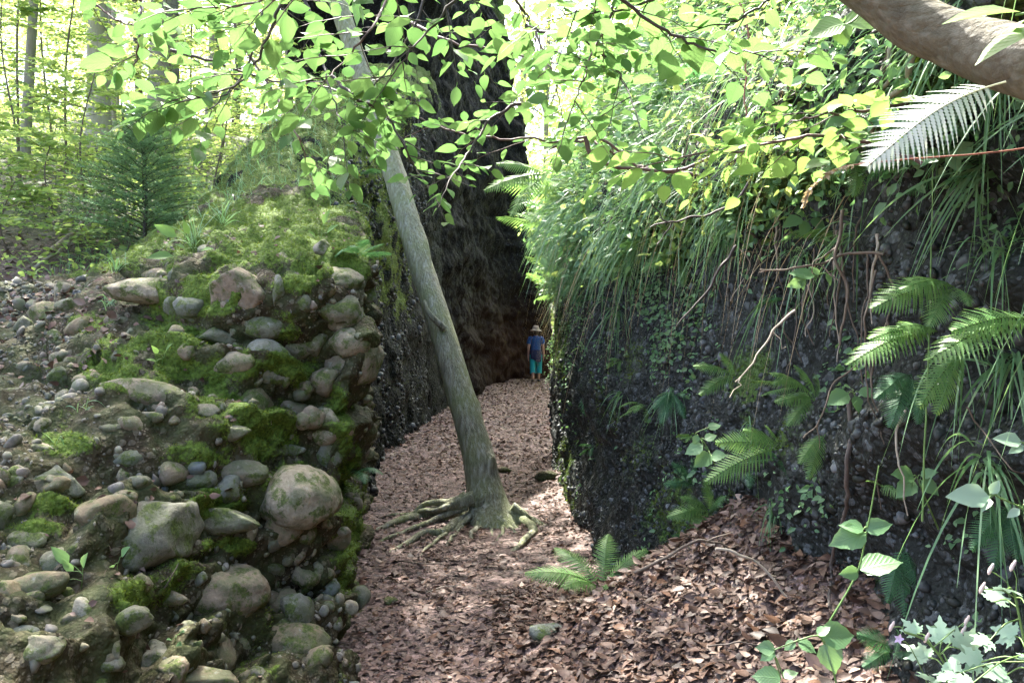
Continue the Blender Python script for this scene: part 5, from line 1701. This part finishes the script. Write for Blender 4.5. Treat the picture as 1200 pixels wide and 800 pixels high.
for k, (lb, px, py, n_) in enumerate([('maple seedling with five toothed leaves in the yellow green spray', 935, 130, 5), ('toothed leaves of a maple seedling under the limb', 870, 140, 4), ('nettle like seedling on the ledge above the roots', 1000, 140, 5), ('broad toothed leaf cluster right of the catkins', 945, 255, 5),
                                  ('leafy cluster hanging at the far cliff corner', 720, 200, 5), ('rounded seedling leaves below the fern of the lip', 770, 240, 5), ('seedling with dull leaves beneath the sedge', 1000, 460, 4), ('small leafy sprig by the tall green stem', 1075, 560, 4)]):
    d = dpt(px, py, 0.12)
    lv = []
    for i in range(n_):
        a = 6.28 * i / n_ + k
        s = 95 / d
        lv.append(((px + 6 * math.cos(a), py + 4 * math.sin(a), d), (px + s * math.cos(a), py + s * 0.55 * math.sin(a) + 6, d - 0.03)))
    px_leaves('seedling', lb, 'plant', [(px + 25, py + 60, d + 0.1), (px + 8, py + 20, d + .02), (px, py, d)], lv, 'yellowherb' if k < 2 else 'herb', wid=1.05)

# outcrop seedlings with bright pointed leaves
for lb, px, py, lv in [
    ('young seedling with long bright leaves beside the big round cobble', 95, 690, [(60, 640), (100, 648), (55, 672), (72, 655)]), ('tiny bright sprout under the big round cobble', 137, 668, [(150, 640), (128, 662)]),
    ('bright leafy shoot in front of the fir', 225, 300, [(180, 262), (215, 258), (205, 285), (250, 290), (170, 300)]), ('shoot with two pale leaves on the outcrop crest', 375, 290, [(395, 262), (362, 270), (385, 245)]),
    ('sprouting seedling on the mossy patch above the gravel', 190, 428, [(178, 405), (200, 402), (172, 420)]), ('small green sprout amid the lower pebbles', 205, 752, [(215, 738), (196, 748), (212, 755)])]:
    h = hit(px, py, ('A', 'B', 'ground'))
    d = h[0][1] - 0.03
    leaves = [((px + (x - px) * .4, py + (y - py) * .6, d - .02), (x, y, d - .06)) for x, y in lv]
    px_leaves('seedling', lb, 'plant', [(px, py, d + .03), (px + 1, py - 8, d), (px + 2, py - 0.35 * (py - min(y for _, y in lv)), d - .02)], leaves, 'yellowherb' if py < 500 else 'herb', tpl=LEAF, wid=0.75, r=.002)

# herb with sunlight painted into its pale leaves, bottom corner
for lb, lv, stem, fl in [
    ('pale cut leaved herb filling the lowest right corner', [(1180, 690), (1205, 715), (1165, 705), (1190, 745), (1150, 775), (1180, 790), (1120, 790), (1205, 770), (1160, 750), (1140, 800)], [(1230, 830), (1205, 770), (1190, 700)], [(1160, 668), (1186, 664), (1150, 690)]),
    ('smaller pale cut leaved herb with tiny buds by the dark recess', [(1105, 752), (1088, 770), (1075, 742), (1110, 775), (1100, 800), (1125, 760)], [(1120, 840), (1108, 780), (1085, 750), (1060, 740)], [(1085, 748), (1132, 728), (1128, 740), (1044, 735)])]:
    d = 1.62 if 'filling' in lb else 1.75
    e = empty('cut_leaf_herb', W(stem[0][0], stem[0][1], d), lb, 'plant', 'pale herbs at the cliff foot')
    b0 = np.array(e.location)
    m = MB()
    pst = smooth_poly([W(x, y, d) for x, y in stem], 12)
    m.tube(pst - b0, .0025, 5)
    for (x, y) in lv:
        a = W(x, y, d + .05 * R.normal())
        k = np.argmin(np.linalg.norm(pst - a, axis=1))
        m.tube(smooth_poly([pst[k] - b0, (pst[k] + a) / 2 - b0 + np.array([0, 0, .01]), a - b0], 7), .0014, 4, False)
        l_ = MB()
        l_.add(LOBED, [(0, 0, 0)], nrm(a - pst[k]) + np.array([-.3, -.35, .25]) + .3 * R.normal(size=3), (0, -.7, .75) + .3 * R.normal(size=3), R.uniform(.042, .06))
        o = l_.build('leaf', M['sunpaint_herb'], e)
        o.location = Vector(a - b0)
    for (x, y) in fl:
        a = W(x, y, d)
        k = np.argmin(np.linalg.norm(pst - a, axis=1))
        m.tube(smooth_poly([pst[k] - b0, (pst[k] + a) / 2 - b0 + np.array([.005, 0, .006]), a - b0], 7), .0011, 4, False)
        bm_ = MB()
        bm_.add(ICO2, [(0, 0, 0), (.004, 0, .006)], nrm((.3, -.1, 1)), (1, 0, 0), np.array([[.0035, .009, .0035], [.003, .008, .003]]))
        o = bm_.build('bud', M['bud'], e)
        o.location = Vector(a - b0)
    m.build('stem', M['stem'], e)
# violet flower
d = 1.75
e = empty('violet_flower', W(1053, 748, d), 'single small pale violet five petalled flower near the pale herb', 'flower')
m = MB()
for k in range(5):
    a = 6.28 * k / 5
    m.add(LEAF, [(0, 0, 0)], (math.cos(a), -.25, math.sin(a)), (0, -1, .2), .011)
m.build('petals', M['petal'], e)
m = MB()
m.tube(smooth_poly([np.zeros(3), np.array([.03, .02, -.02]), np.array([.07, .04, -.09]), np.array([.11, .05, -.2])], 9), .0012, 4)
m.build('stem', M['stem'], e)

# --- drooping catkins
e0 = W(838, 178, 2.3)
cat = empty('catkin_cluster', e0, 'drooping yellow green flower spikes under the pale beech leaves', 'flower cluster')
for k, (x, y, L) in enumerate([(822, 182, 40), (828, 185, 92), (834, 178, 50), (860, 172, 60), (872, 170, 45), (880, 168, 55), (888, 172, 40), (896, 170, 48), (905, 172, 36), (815, 195, 50), (852, 186, 38)]):
    p = smooth_poly([W(x + 6, y - 14, 2.3), W(x, y, 2.29), W(x - 4, y + L * .5, 2.28), W(x - 7 + 3 * (k % 3), y + L, 2.28)], 12) - e0
    m = MB()
    m.tube(p, .0009, 4, False)
    nn = L * 2
    qq = R.uniform(0.1, 1, nn)
    o = np.stack([np.interp(qq, np.linspace(0, 1, 12), p[:, c]) for c in range(3)], 1)
    m.add(DIAM, o, rand_dirs(nn, .5), R.normal(size=(nn, 3)), R.uniform(.004, .008, nn))
    m.build('flower_spike', M['catkin'], cat)

# --- stems, straws, roots, dead twigs of the cliff
stick('tall straight green grass stem standing before the cliff', [W(*q) for q in ((1080, 610, 2.5), (1086, 480, 2.5), (1091, 330, 2.5), (1093, 185, 2.5))], .0032, .0016, 'stem', 'grass_stalk', 'stem', wob=.003)
stick('long pink straw stretched level under the white fern', [W(*q) for q in ((1225, 172, 1.9), (1140, 180, 1.9), (1040, 190, 1.92), (990, 195, 1.95), (965, 204, 1.95))], .0022, .0015, 'redstem', 'straw_stalk', 'stem', wob=.002)
# seed head
m = MB()
p = smooth_poly([W(1000, 193, 1.93), W(972, 202, 1.95), (W(950, 222, 1.95)), W(943, 240, 1.95)], 16)
b0 = p[0].copy()
qq = R.uniform(0, 1, 90)
o = np.stack([np.interp(qq, np.linspace(0, 1, 16), (p - b0)[:, c]) for c in range(3)], 1)
m.tube(p - b0, .001, 4, False)
m.add(DIAM, o, np.array([-.7, 0, -.7]) + R.normal(0, .35, (90, 3)), R.normal(size=(90, 3)), R.uniform(.008, .016, 90))
o = m.build('seed_head', M['straw'])
o.location = Vector(b0)
tag(o, 'nodding straw coloured grass seed head at the tip of the pink straw', 'seed head')
for lb, pl, d, r0, r1, mt, sd in [
    ('dark twig slanting down beside the grass lip', [(872, 215), (850, 240), (805, 258), (755, 270)], 3.2, .007, .004, 'darktwig', 2),
    ('forked dark twig hanging above the pebbly wall', [(860, 285), (845, 315), (820, 350), (798, 380)], 3.4, .009, .004, 'darktwig', 2),
    ('bleached thin stick slanting across the mossy boss', [(935, 365), (900, 395), (885, 415), (860, 448)], 3.0, .006, .003, 'palewood', 2),
    ('level dark branch jutting from the cliff above the roots', [(1035, 300), (980, 302), (930, 312), (890, 320)], 3.0, .007, .004, 'root', 2),
    ('thick grey root bowing down under the thick limb', [(1050, 40), (1030, 95), (1025, 120), (1000, 145)], 2.9, .018, .010, 'root', 1),
    ('pale curved stem arching behind the maple leaves', [(1075, 50), (1060, 85), (1040, 105), (1025, 140), (1022, 165)], 2.8, .013, .010, 'palewood', 0),
    ('straight pale stem leaning on the cliff under the limb', [(1052, 32), (1035, 90), (1022, 150)], 2.85, .009, .008, 'palewood', 0),
    ('long dark dead branch sloping through the upper slope plants', [(1035, 35), (1000, 65), (950, 95), (895, 125)], 3.2, .010, .004, 'darktwig', 3),
    ('second dark branch lying below the long sloping one', [(1000, 30), (960, 75), (925, 100), (870, 150)], 3.4, .007, .004, 'root', 2),
    ('curved reddish stem in the upper slope plants', [(865, 0), (872, 60), (873, 100), (875, 135)], 3.0, .005, .004, 'redstem', 0),
    ('thin bowed twig low on the dark wall above the mound', [(1035, 405), (985, 445), (960, 490), (945, 510)], 2.8, .004, .003, 'root', 1),
    ('pale stick lying on the top of the leaf mound', [(840, 645), (870, 650), (900, 668), (925, 692)], 3.35, .008, .006, 'palewood', 1),
    ('dark root arching over the leaf mound', [(745, 665), (790, 645), (820, 635), (850, 645)], 3.75, .010, .006, 'root', 1),
    ('thin dark twig lying on the lower mound', [(830, 760), (880, 758), (930, 757)], 3.0, .004, .003, 'darktwig', 0),
    ('slanting stalk in front of the right recess', [(1130, 480), (1150, 510), (1190, 550), (1215, 565)], 2.3, .003, .002, 'root', 0),
    ('mossy root running down the rock above the recess', [(985, 245), (980, 300), (995, 350), (985, 400)], 2.9, .008, .005, 'root', 1),
    ('twisted brown root hanging in the dark recess', [(1000, 470), (990, 540), (985, 610), (975, 660), (972, 705)], 4, .012, .008, 'dark_bark', 1),
]:
    stick(lb, [W(x, y, min(d, max(1.6, dpt(x, y, 0.05 + 0.03 * (k_i % 3))))) for k_i, (x, y) in enumerate(pl)], r0 * .8, r1 * .7, mt, 'dead_branch' if 'root' not in lb else 'cliff_root', 'branch' if 'root' not in lb else 'root', None, sd, wob=.02)

RT = [(905, 255, 330), (918, 260, 350), (930, 340, 440), (945, 335, 410), (952, 330, 400), (960, 290, 380), (968, 300, 395), (978, 250, 360), (988, 260, 420), (996, 280, 400), (1005, 250, 350), (1012, 300, 470), (1020, 270, 380), (1028, 320, 500), (1036, 380, 520), (880, 270, 345), (868, 290, 350), (1045, 300, 430), (925, 345, 425), (1022, 420, 600), (1060, 480, 610), (842, 300, 350)]
for k, (x, y0, y1) in enumerate(RT):
    d = min(dpt(x, y0, 0.12), dpt(x, y1, .06) + .05)
    stick('thin brown root dangling from the overhang of the dark cliff', [W(x + 6 * R.normal(), y0, d), W(x + 7 * R.normal(), y0 * .6 + y1 * .4, d - .02), W(x + 10 * R.normal(), y1, d - .02)], .0045 if k % 3 else .008, .002, 'root' if k % 4 else 'palewood', 'dangling_root', 'root', 'roots dangling from the cliff overhang', 0, 5, .02)

# outcrop and path odds and ends
h1, h2_, h3_ = hit(60, 300, ('ground', 'A')), hit(110, 275, ('ground', 'A')), hit(20, 330, ('ground', 'A'))
stick('pale fallen branch on the litter bank left of the fir', [h1[0] + (0, 0, .05), (h1[0] + h2_[0]) / 2 + (0, 0, .12), h2_[0] + (0, 0, .12)], .03, .015, 'palewood', 'fallen_branch', 'branch', None, 3)
stick('second bleached branch lying across the litter bank', [hit(40, 320)[0] + (0, 0, .04), hit(75, 300)[0] + (0, 0, .08), hit(100, 262)[0] + (0, 0, .1)], .018, .01, 'palewood', 'fallen_branch', 'branch', None, 2)
hp = hit(190, 712, ('A',))
stick('brown twig leaning against the square cobble', [W(185, 700, hp[0][1] - .02), W(198, 680, hp[0][1] - .05), W(210, 655, hp[0][1] - .03)], .004, .002, 'root', 'fallen_twig', 'twig')
hp = hit(470, 660, ('ground',))[0]
stick('bent thin twig lying on the path before the roots', [hp + (-.02, 0, .02), hp + (.12, -.1, .03), hp + (.3, -.12, .02)], .007, .004, 'root', 'fallen_twig', 'twig')
hp = hit(500, 700, ('ground',))[0]
stick('straight pale twig on the near part of the path', [hp + (0, 0, .02), hp + (.1, .12, .03), hp + (.2, .2, .02)], .004, .003, 'palewood', 'fallen_twig', 'twig')
for lb, px, py, s in [('small whitish stone lying alone on the near path', 457, 706, .05), ('grey stone on the path right of the leaning trunk', 591, 553, .09), ('dark stone at the foot of the cliff corner', 640, 562, .13), ('dark earthy stone at the undercut mound edge', 640, 745, .09)]:
    h = hit(px, py, ('ground',))
    v = cobble_shape(rng, ICO3, 6) * np.array([1, .8, .6]) * s
    m = MB()
    m.raw(v, ICO3[1])
    o = m.build('path_stone', M['cobble'] if s < .1 else M['rockA'])
    o.location = Vector(h[0] + np.array([0, 0, s * .25]))
    tag(o, lb, 'stone', 'loose stones on the path')

# ------------------------------------------------------------------ the walker
pb = W(628, 447, 27.2)
pb[2] = gh(pb[0], pb[1])[0]
person = empty('person', pb, 'person in blue tee shirt, teal trousers and sun hat walking away to the slit', 'person')


def ring_loft(rings, name, mat, seg=20, cap=True):
    """rings: (x, y, z, rx, ry)"""
    m = MB()
    th = np.linspace(0, 2 * np.pi, seg, endpoint=False)
    r = net(np.asarray(rings, float)[:, None, :].repeat(2, 1), len(rings) * 5, 2)[:, 0]
    v = np.stack([r[:, None, 0] + r[:, None, 3] * np.cos(th), r[:, None, 1] + r[:, None, 4] * np.sin(th), np.repeat(r[:, 2:3], seg, 1)], -1)
    n = len(r)
    i = np.arange(n - 1)[:, None] * seg
    j = np.arange(seg)[None]
    j2 = (j + 1) % seg
    m.raw(v.reshape(-1, 3), np.stack([i + j, i + j2, i + seg + j2, i + seg + j], -1).reshape(-1, 4))
    if cap:
        for k in (0, n - 1):
            m.raw(np.concatenate([v[k], r[k:k + 1, :3]]), np.stack([np.arange(seg), (np.arange(seg) + 1) % seg, np.full(seg, seg)], 1))
    return m


# body: one skinned figure
J = {'pelvis': (0, 0, .88, .13, .10), 'waist': (0, 0, 1.05, .125, .09), 'chest': (0, .01, 1.25, .15, .10), 'neck': (0, .0, 1.40, .052, .052), 'jaw': (.0, .02, 1.47, .062, .07), 'head': (0, .02, 1.56, .075, .09), 'crown': (0, .01, 1.64, .05, .06),
     'shL': (-.165, 0, 1.34, .058, .058), 'elL': (-.225, -.02, 1.07, .042, .042), 'wrL': (-.235, .04, .84, .028, .03), 'haL': (-.235, .06, .74, .018, .034), 'shR': (.165, 0, 1.34, .058, .058), 'elR': (.225, .0, 1.07, .042, .042), 'wrR': (.24, .07, .84, .028, .03), 'haR': (.24, .09, .74, .018, .034),
     'hiL': (-.09, 0, .82, .088, .09), 'knL': (-.095, -.02, .48, .055, .058), 'anL': (-.09, -.09, .09, .036, .04), 'toL': (-.09, .05, .035, .034, .03), 'hiR': (.09, 0, .82, .088, .09), 'knR': (.095, .06, .48, .055, .058), 'anR': (.09, .05, .10, .036, .04), 'toR': (.09, .19, .035, .034, .03)}
E = [('pelvis', 'waist'), ('waist', 'chest'), ('chest', 'neck'), ('neck', 'jaw'), ('jaw', 'head'), ('head', 'crown'), ('chest', 'shL'), ('shL', 'elL'), ('elL', 'wrL'), ('wrL', 'haL'), ('chest', 'shR'), ('shR', 'elR'), ('elR', 'wrR'), ('wrR', 'haR'),
     ('pelvis', 'hiL'), ('hiL', 'knL'), ('knL', 'anL'), ('anL', 'toL'), ('pelvis', 'hiR'), ('hiR', 'knR'), ('knR', 'anR'), ('anR', 'toR')]
verts = [v[:3] for v in J.values()]
rads = [v[3:] for v in J.values()]
edges = [(list(J).index(a_), list(J).index(b_)) for a_, b_ in E]
for s in (-1, 1):       # fingers and thumb
    wr = list(J).index('haL' if s < 0 else 'haR')
    hx, hy, hz_ = verts[wr]
    for k, (dy, L) in enumerate([(-.028, .055), (-.01, .068), (.01, .072), (.027, .062)]):
        a_ = len(verts)
        verts += [(hx, hy + dy * .8, hz_ - .03), (hx - s * .006, hy + dy, hz_ - .03 - L * .55), (hx - s * .018, hy + dy, hz_ - .03 - L)]
        rads += [(.010, .010), (.0088, .0088), (.0075, .0075)]
        edges += [(wr, a_), (a_, a_ + 1), (a_ + 1, a_ + 2)]
    a_ = len(verts)
    verts += [(hx - s * .01, hy + .042, hz_ + .02), (hx - s * .018, hy + .058, hz_ - .02)]
    rads += [(.011, .011), (.009, .009)]
    edges += [(wr, a_), (a_, a_ + 1)]
me = bpy.data.meshes.new('body')
me.from_pydata(verts, edges, [])
body = link('body', me, person)
body.modifiers.new('Skin', 'SKIN')
for k, sv in enumerate(me.skin_vertices[0].data):
    sv.radius = rads[k]
    sv.use_root = (k == 0)
sm_ = body.modifiers.new('Smooth', 'SUBSURF')
sm_.levels = sm_.render_levels = 2
me.materials.append(M['skin'])
# face on the far side of the head
m = MB()
m.add(ICO2, [(0, .118, 1.545)], (0, .3, -1), (0, 1, .3), np.array([[.014, .026, .016]]))
m.build('nose', M['skin'], body)
m = MB()
m.add(ICO2, [(-.032, .098, 1.57), (.032, .098, 1.57)], (0, 0, 1), (0, 1, 0), .012)
m.build('eyes', M['hair'], body)
m = MB()
m.add(ICO2, [(0, .10, 1.495)], (1, 0, 0), (0, 1, 0), np.array([[.006, .024, .008]]))
m.build('mouth', M['bud'], body)
m = MB()
m.add(ICO2, [(-.082, .015, 1.55), (.082, .015, 1.55)], (0, 0, 1), (1, 0, 0), np.array([[.014, .03, .010]] * 2))
m.build('ears', M['skin'], body)
# hair
m = MB()
v = ICO3[0] * np.array([.094, .106, .10]) + np.array([0, -.008, 1.585])
v[:, 2] -= 0.09 * smooth(0.0, -0.1, v[:, 1])* smooth(1.60, 1.52, v[:, 2])
m.raw(v[:, :3], ICO3[1][(v[ICO3[1]].mean(1)[:, 1] < 0.055)])
m.build('hair', M['hair'], person)
# clothes
sh = ring_loft([(0, 0, .92, .165, .125), (0, 0, 1.0, .155, .12), (0, .0, 1.12, .155, .118), (0, .01, 1.25, .175, .125), (0, .005, 1.33, .175, .105), (0, 0, 1.385, .11, .08), (0, 0, 1.42, .065, .062)], 's', None, 24, False)
for s in (-1, 1):
    sh.tube(np.array([(s * .12, 0, 1.345), (s * .17, 0, 1.335), (s * .20, -.005, 1.25), (s * .215, -.01, 1.16)]), [.07, .074, .072, .072], 14, False)
sh.build('tee_shirt', M['shirt'], person)
tr = ring_loft([(0, 0, .72, .15, .125), (0, 0, .82, .175, .135), (0, 0, .95, .168, .125)], 't', None, 24, False)
for s, ky, ay in ((-1, -.02, -.06), (1, .06, .055)):
    tr.tube(smooth_poly([(s * .09, 0, .84), (s * .095, ky * .5, .65), (s * .098, ky, .48), (s * .098, (ky + ay) / 2, .34), (s * .096, ay, .27)], 14), np.interp(np.linspace(0, 1, 14), [0, .4, .8, 1], [.105, .092, .085, .088]), 16, False)
tr.build('trousers', M['teal'], person)
jk = ring_loft([(0, 0, .66, .185, .15), (0, 0, .74, .195, .155), (0, 0, .86, .19, .15), (0, 0, .96, .172, .134), (0, 0, .985, .165, .13)], 'j', None, 28, False)
v = jk.v[0]
k_ = smooth(.95, .7, v[:, 2])
v[:, :2] *= (1 + .09 * k_ * np.sin(np.arctan2(v[:, 1], v[:, 0]) * 7))[:, None]
v[:, 2] += .05 * k_ * np.sin(np.arctan2(v[:, 1], v[:, 0]) * 2 + .5)
jk.tube(np.array([(-.17, .02, .96), (-.1, .13, .95), (0, .15, .94), (.03, .17, .85), (.04, .18, .7)]), .03, 8)
jk.tube(np.array([(.17, .02, .96), (.1, .13, .95), (0, .15, .94), (-.03, .17, .85), (-.05, .18, .68)]), .03, 8)
jk.build('tied_jacket', M['jacket'], person)
th_ = np.linspace(0, 6.283, 28, endpoint=False)
prof_ = [(.0, 1.735), (.06, 1.73), (.09, 1.70), (.104, 1.65), (.108, 1.61), (.13, 1.60), (.165, 1.585), (.185, 1.57), (.183, 1.565), (.15, 1.575), (.108, 1.597)]
v = np.array([[(r * math.cos(a), .01 + r * 1.08 * math.sin(a), z + .012 * math.sin(2 * a) * (r > .12)) for a in th_] for r, z in prof_])
m = MB()
n_ = len(prof_)
i = np.arange(n_ - 1)[:, None] * 28
j = np.arange(28)[None]
m.raw(v.reshape(-1, 3), np.stack([i + j, i + (j + 1) % 28, i + 28 + (j + 1) % 28, i + 28 + j], -1).reshape(-1, 4))
m.build('sun_hat', M['hat'], person)
for s, y0, z0 in ((-1, -.02, 0), (1, .12, 0)):
    m = MB()
    v = ICO3[0] * np.array([.046, .13, .05]) + np.array([s * .09, y0, .045])
    v[:, 2] = np.maximum(v[:, 2], .003)
    m.raw(v, ICO3[1])
    m.build('shoe', M['shoe'], person)

# ------------------------------------------------------------------ camera, light, world
cd = bpy.data.cameras.new('Camera')
cam = bpy.data.objects.new('Camera', cd)
COL.objects.link(cam)
cam.location = CAM
cam.rotation_euler = (math.radians(90), 0, 0)
cd.sensor_width = 36
cd.lens = 36 * F / 1200
cd.clip_start = 0.05
cd.clip_end = 2000
sc.camera = cam

w = bpy.data.worlds.new('World')
sc.world = w
w.use_nodes = True
nt = w.node_tree
bg = nt.nodes['Background']
sky = nt.nodes.new('ShaderNodeTexSky')
sky.sky_type = 'NISHITA'
sky.sun_disc = False
sky.sun_elevation = math.radians(SUN_EL)
sky.sun_rotation = math.radians(SUN_AZ)
sky.air_density = 0.7
sky.dust_density = 4.0
sky.ozone_density = 0.2
nt.links.new(sky.outputs[0], bg.inputs[0])
bg.inputs[1].default_value = 0.15
sd = bpy.data.lights.new('Sun', 'SUN')
sd.energy = 4.2
sd.angle = math.radians(0.55)
sd.color = (1.0, 0.95, 0.86)
so = bpy.data.objects.new('Sun', sd)
COL.objects.link(so)
el, az = math.radians(SUN_EL), math.radians(SUN_AZ)
sv = Vector((math.sin(az) * math.cos(el), math.cos(az) * math.cos(el), math.sin(el)))
so.rotation_euler = sv.to_track_quat('Z', 'Y').to_euler()

vs = sc.view_settings
vs.view_transform = 'Standard'
vs.look = 'None'
vs.gamma = 1.0
vs.exposure = 2.95
c_ = sc.cycles
c_.use_denoising = True
try:
    c_.denoiser = 'OPENIMAGEDENOISE'
except Exception:
    pass
c_.max_bounces = 5
c_.diffuse_bounces = 2
c_.use_adaptive_sampling = True
c_.adaptive_threshold = 0.03
c_.glossy_bounces = 2
c_.transmission_bounces = 2
c_.transparent_max_bounces = 4
c_.caustics_reflective = False
c_.caustics_refractive = False
c_.sample_clamp_indirect = 6.0
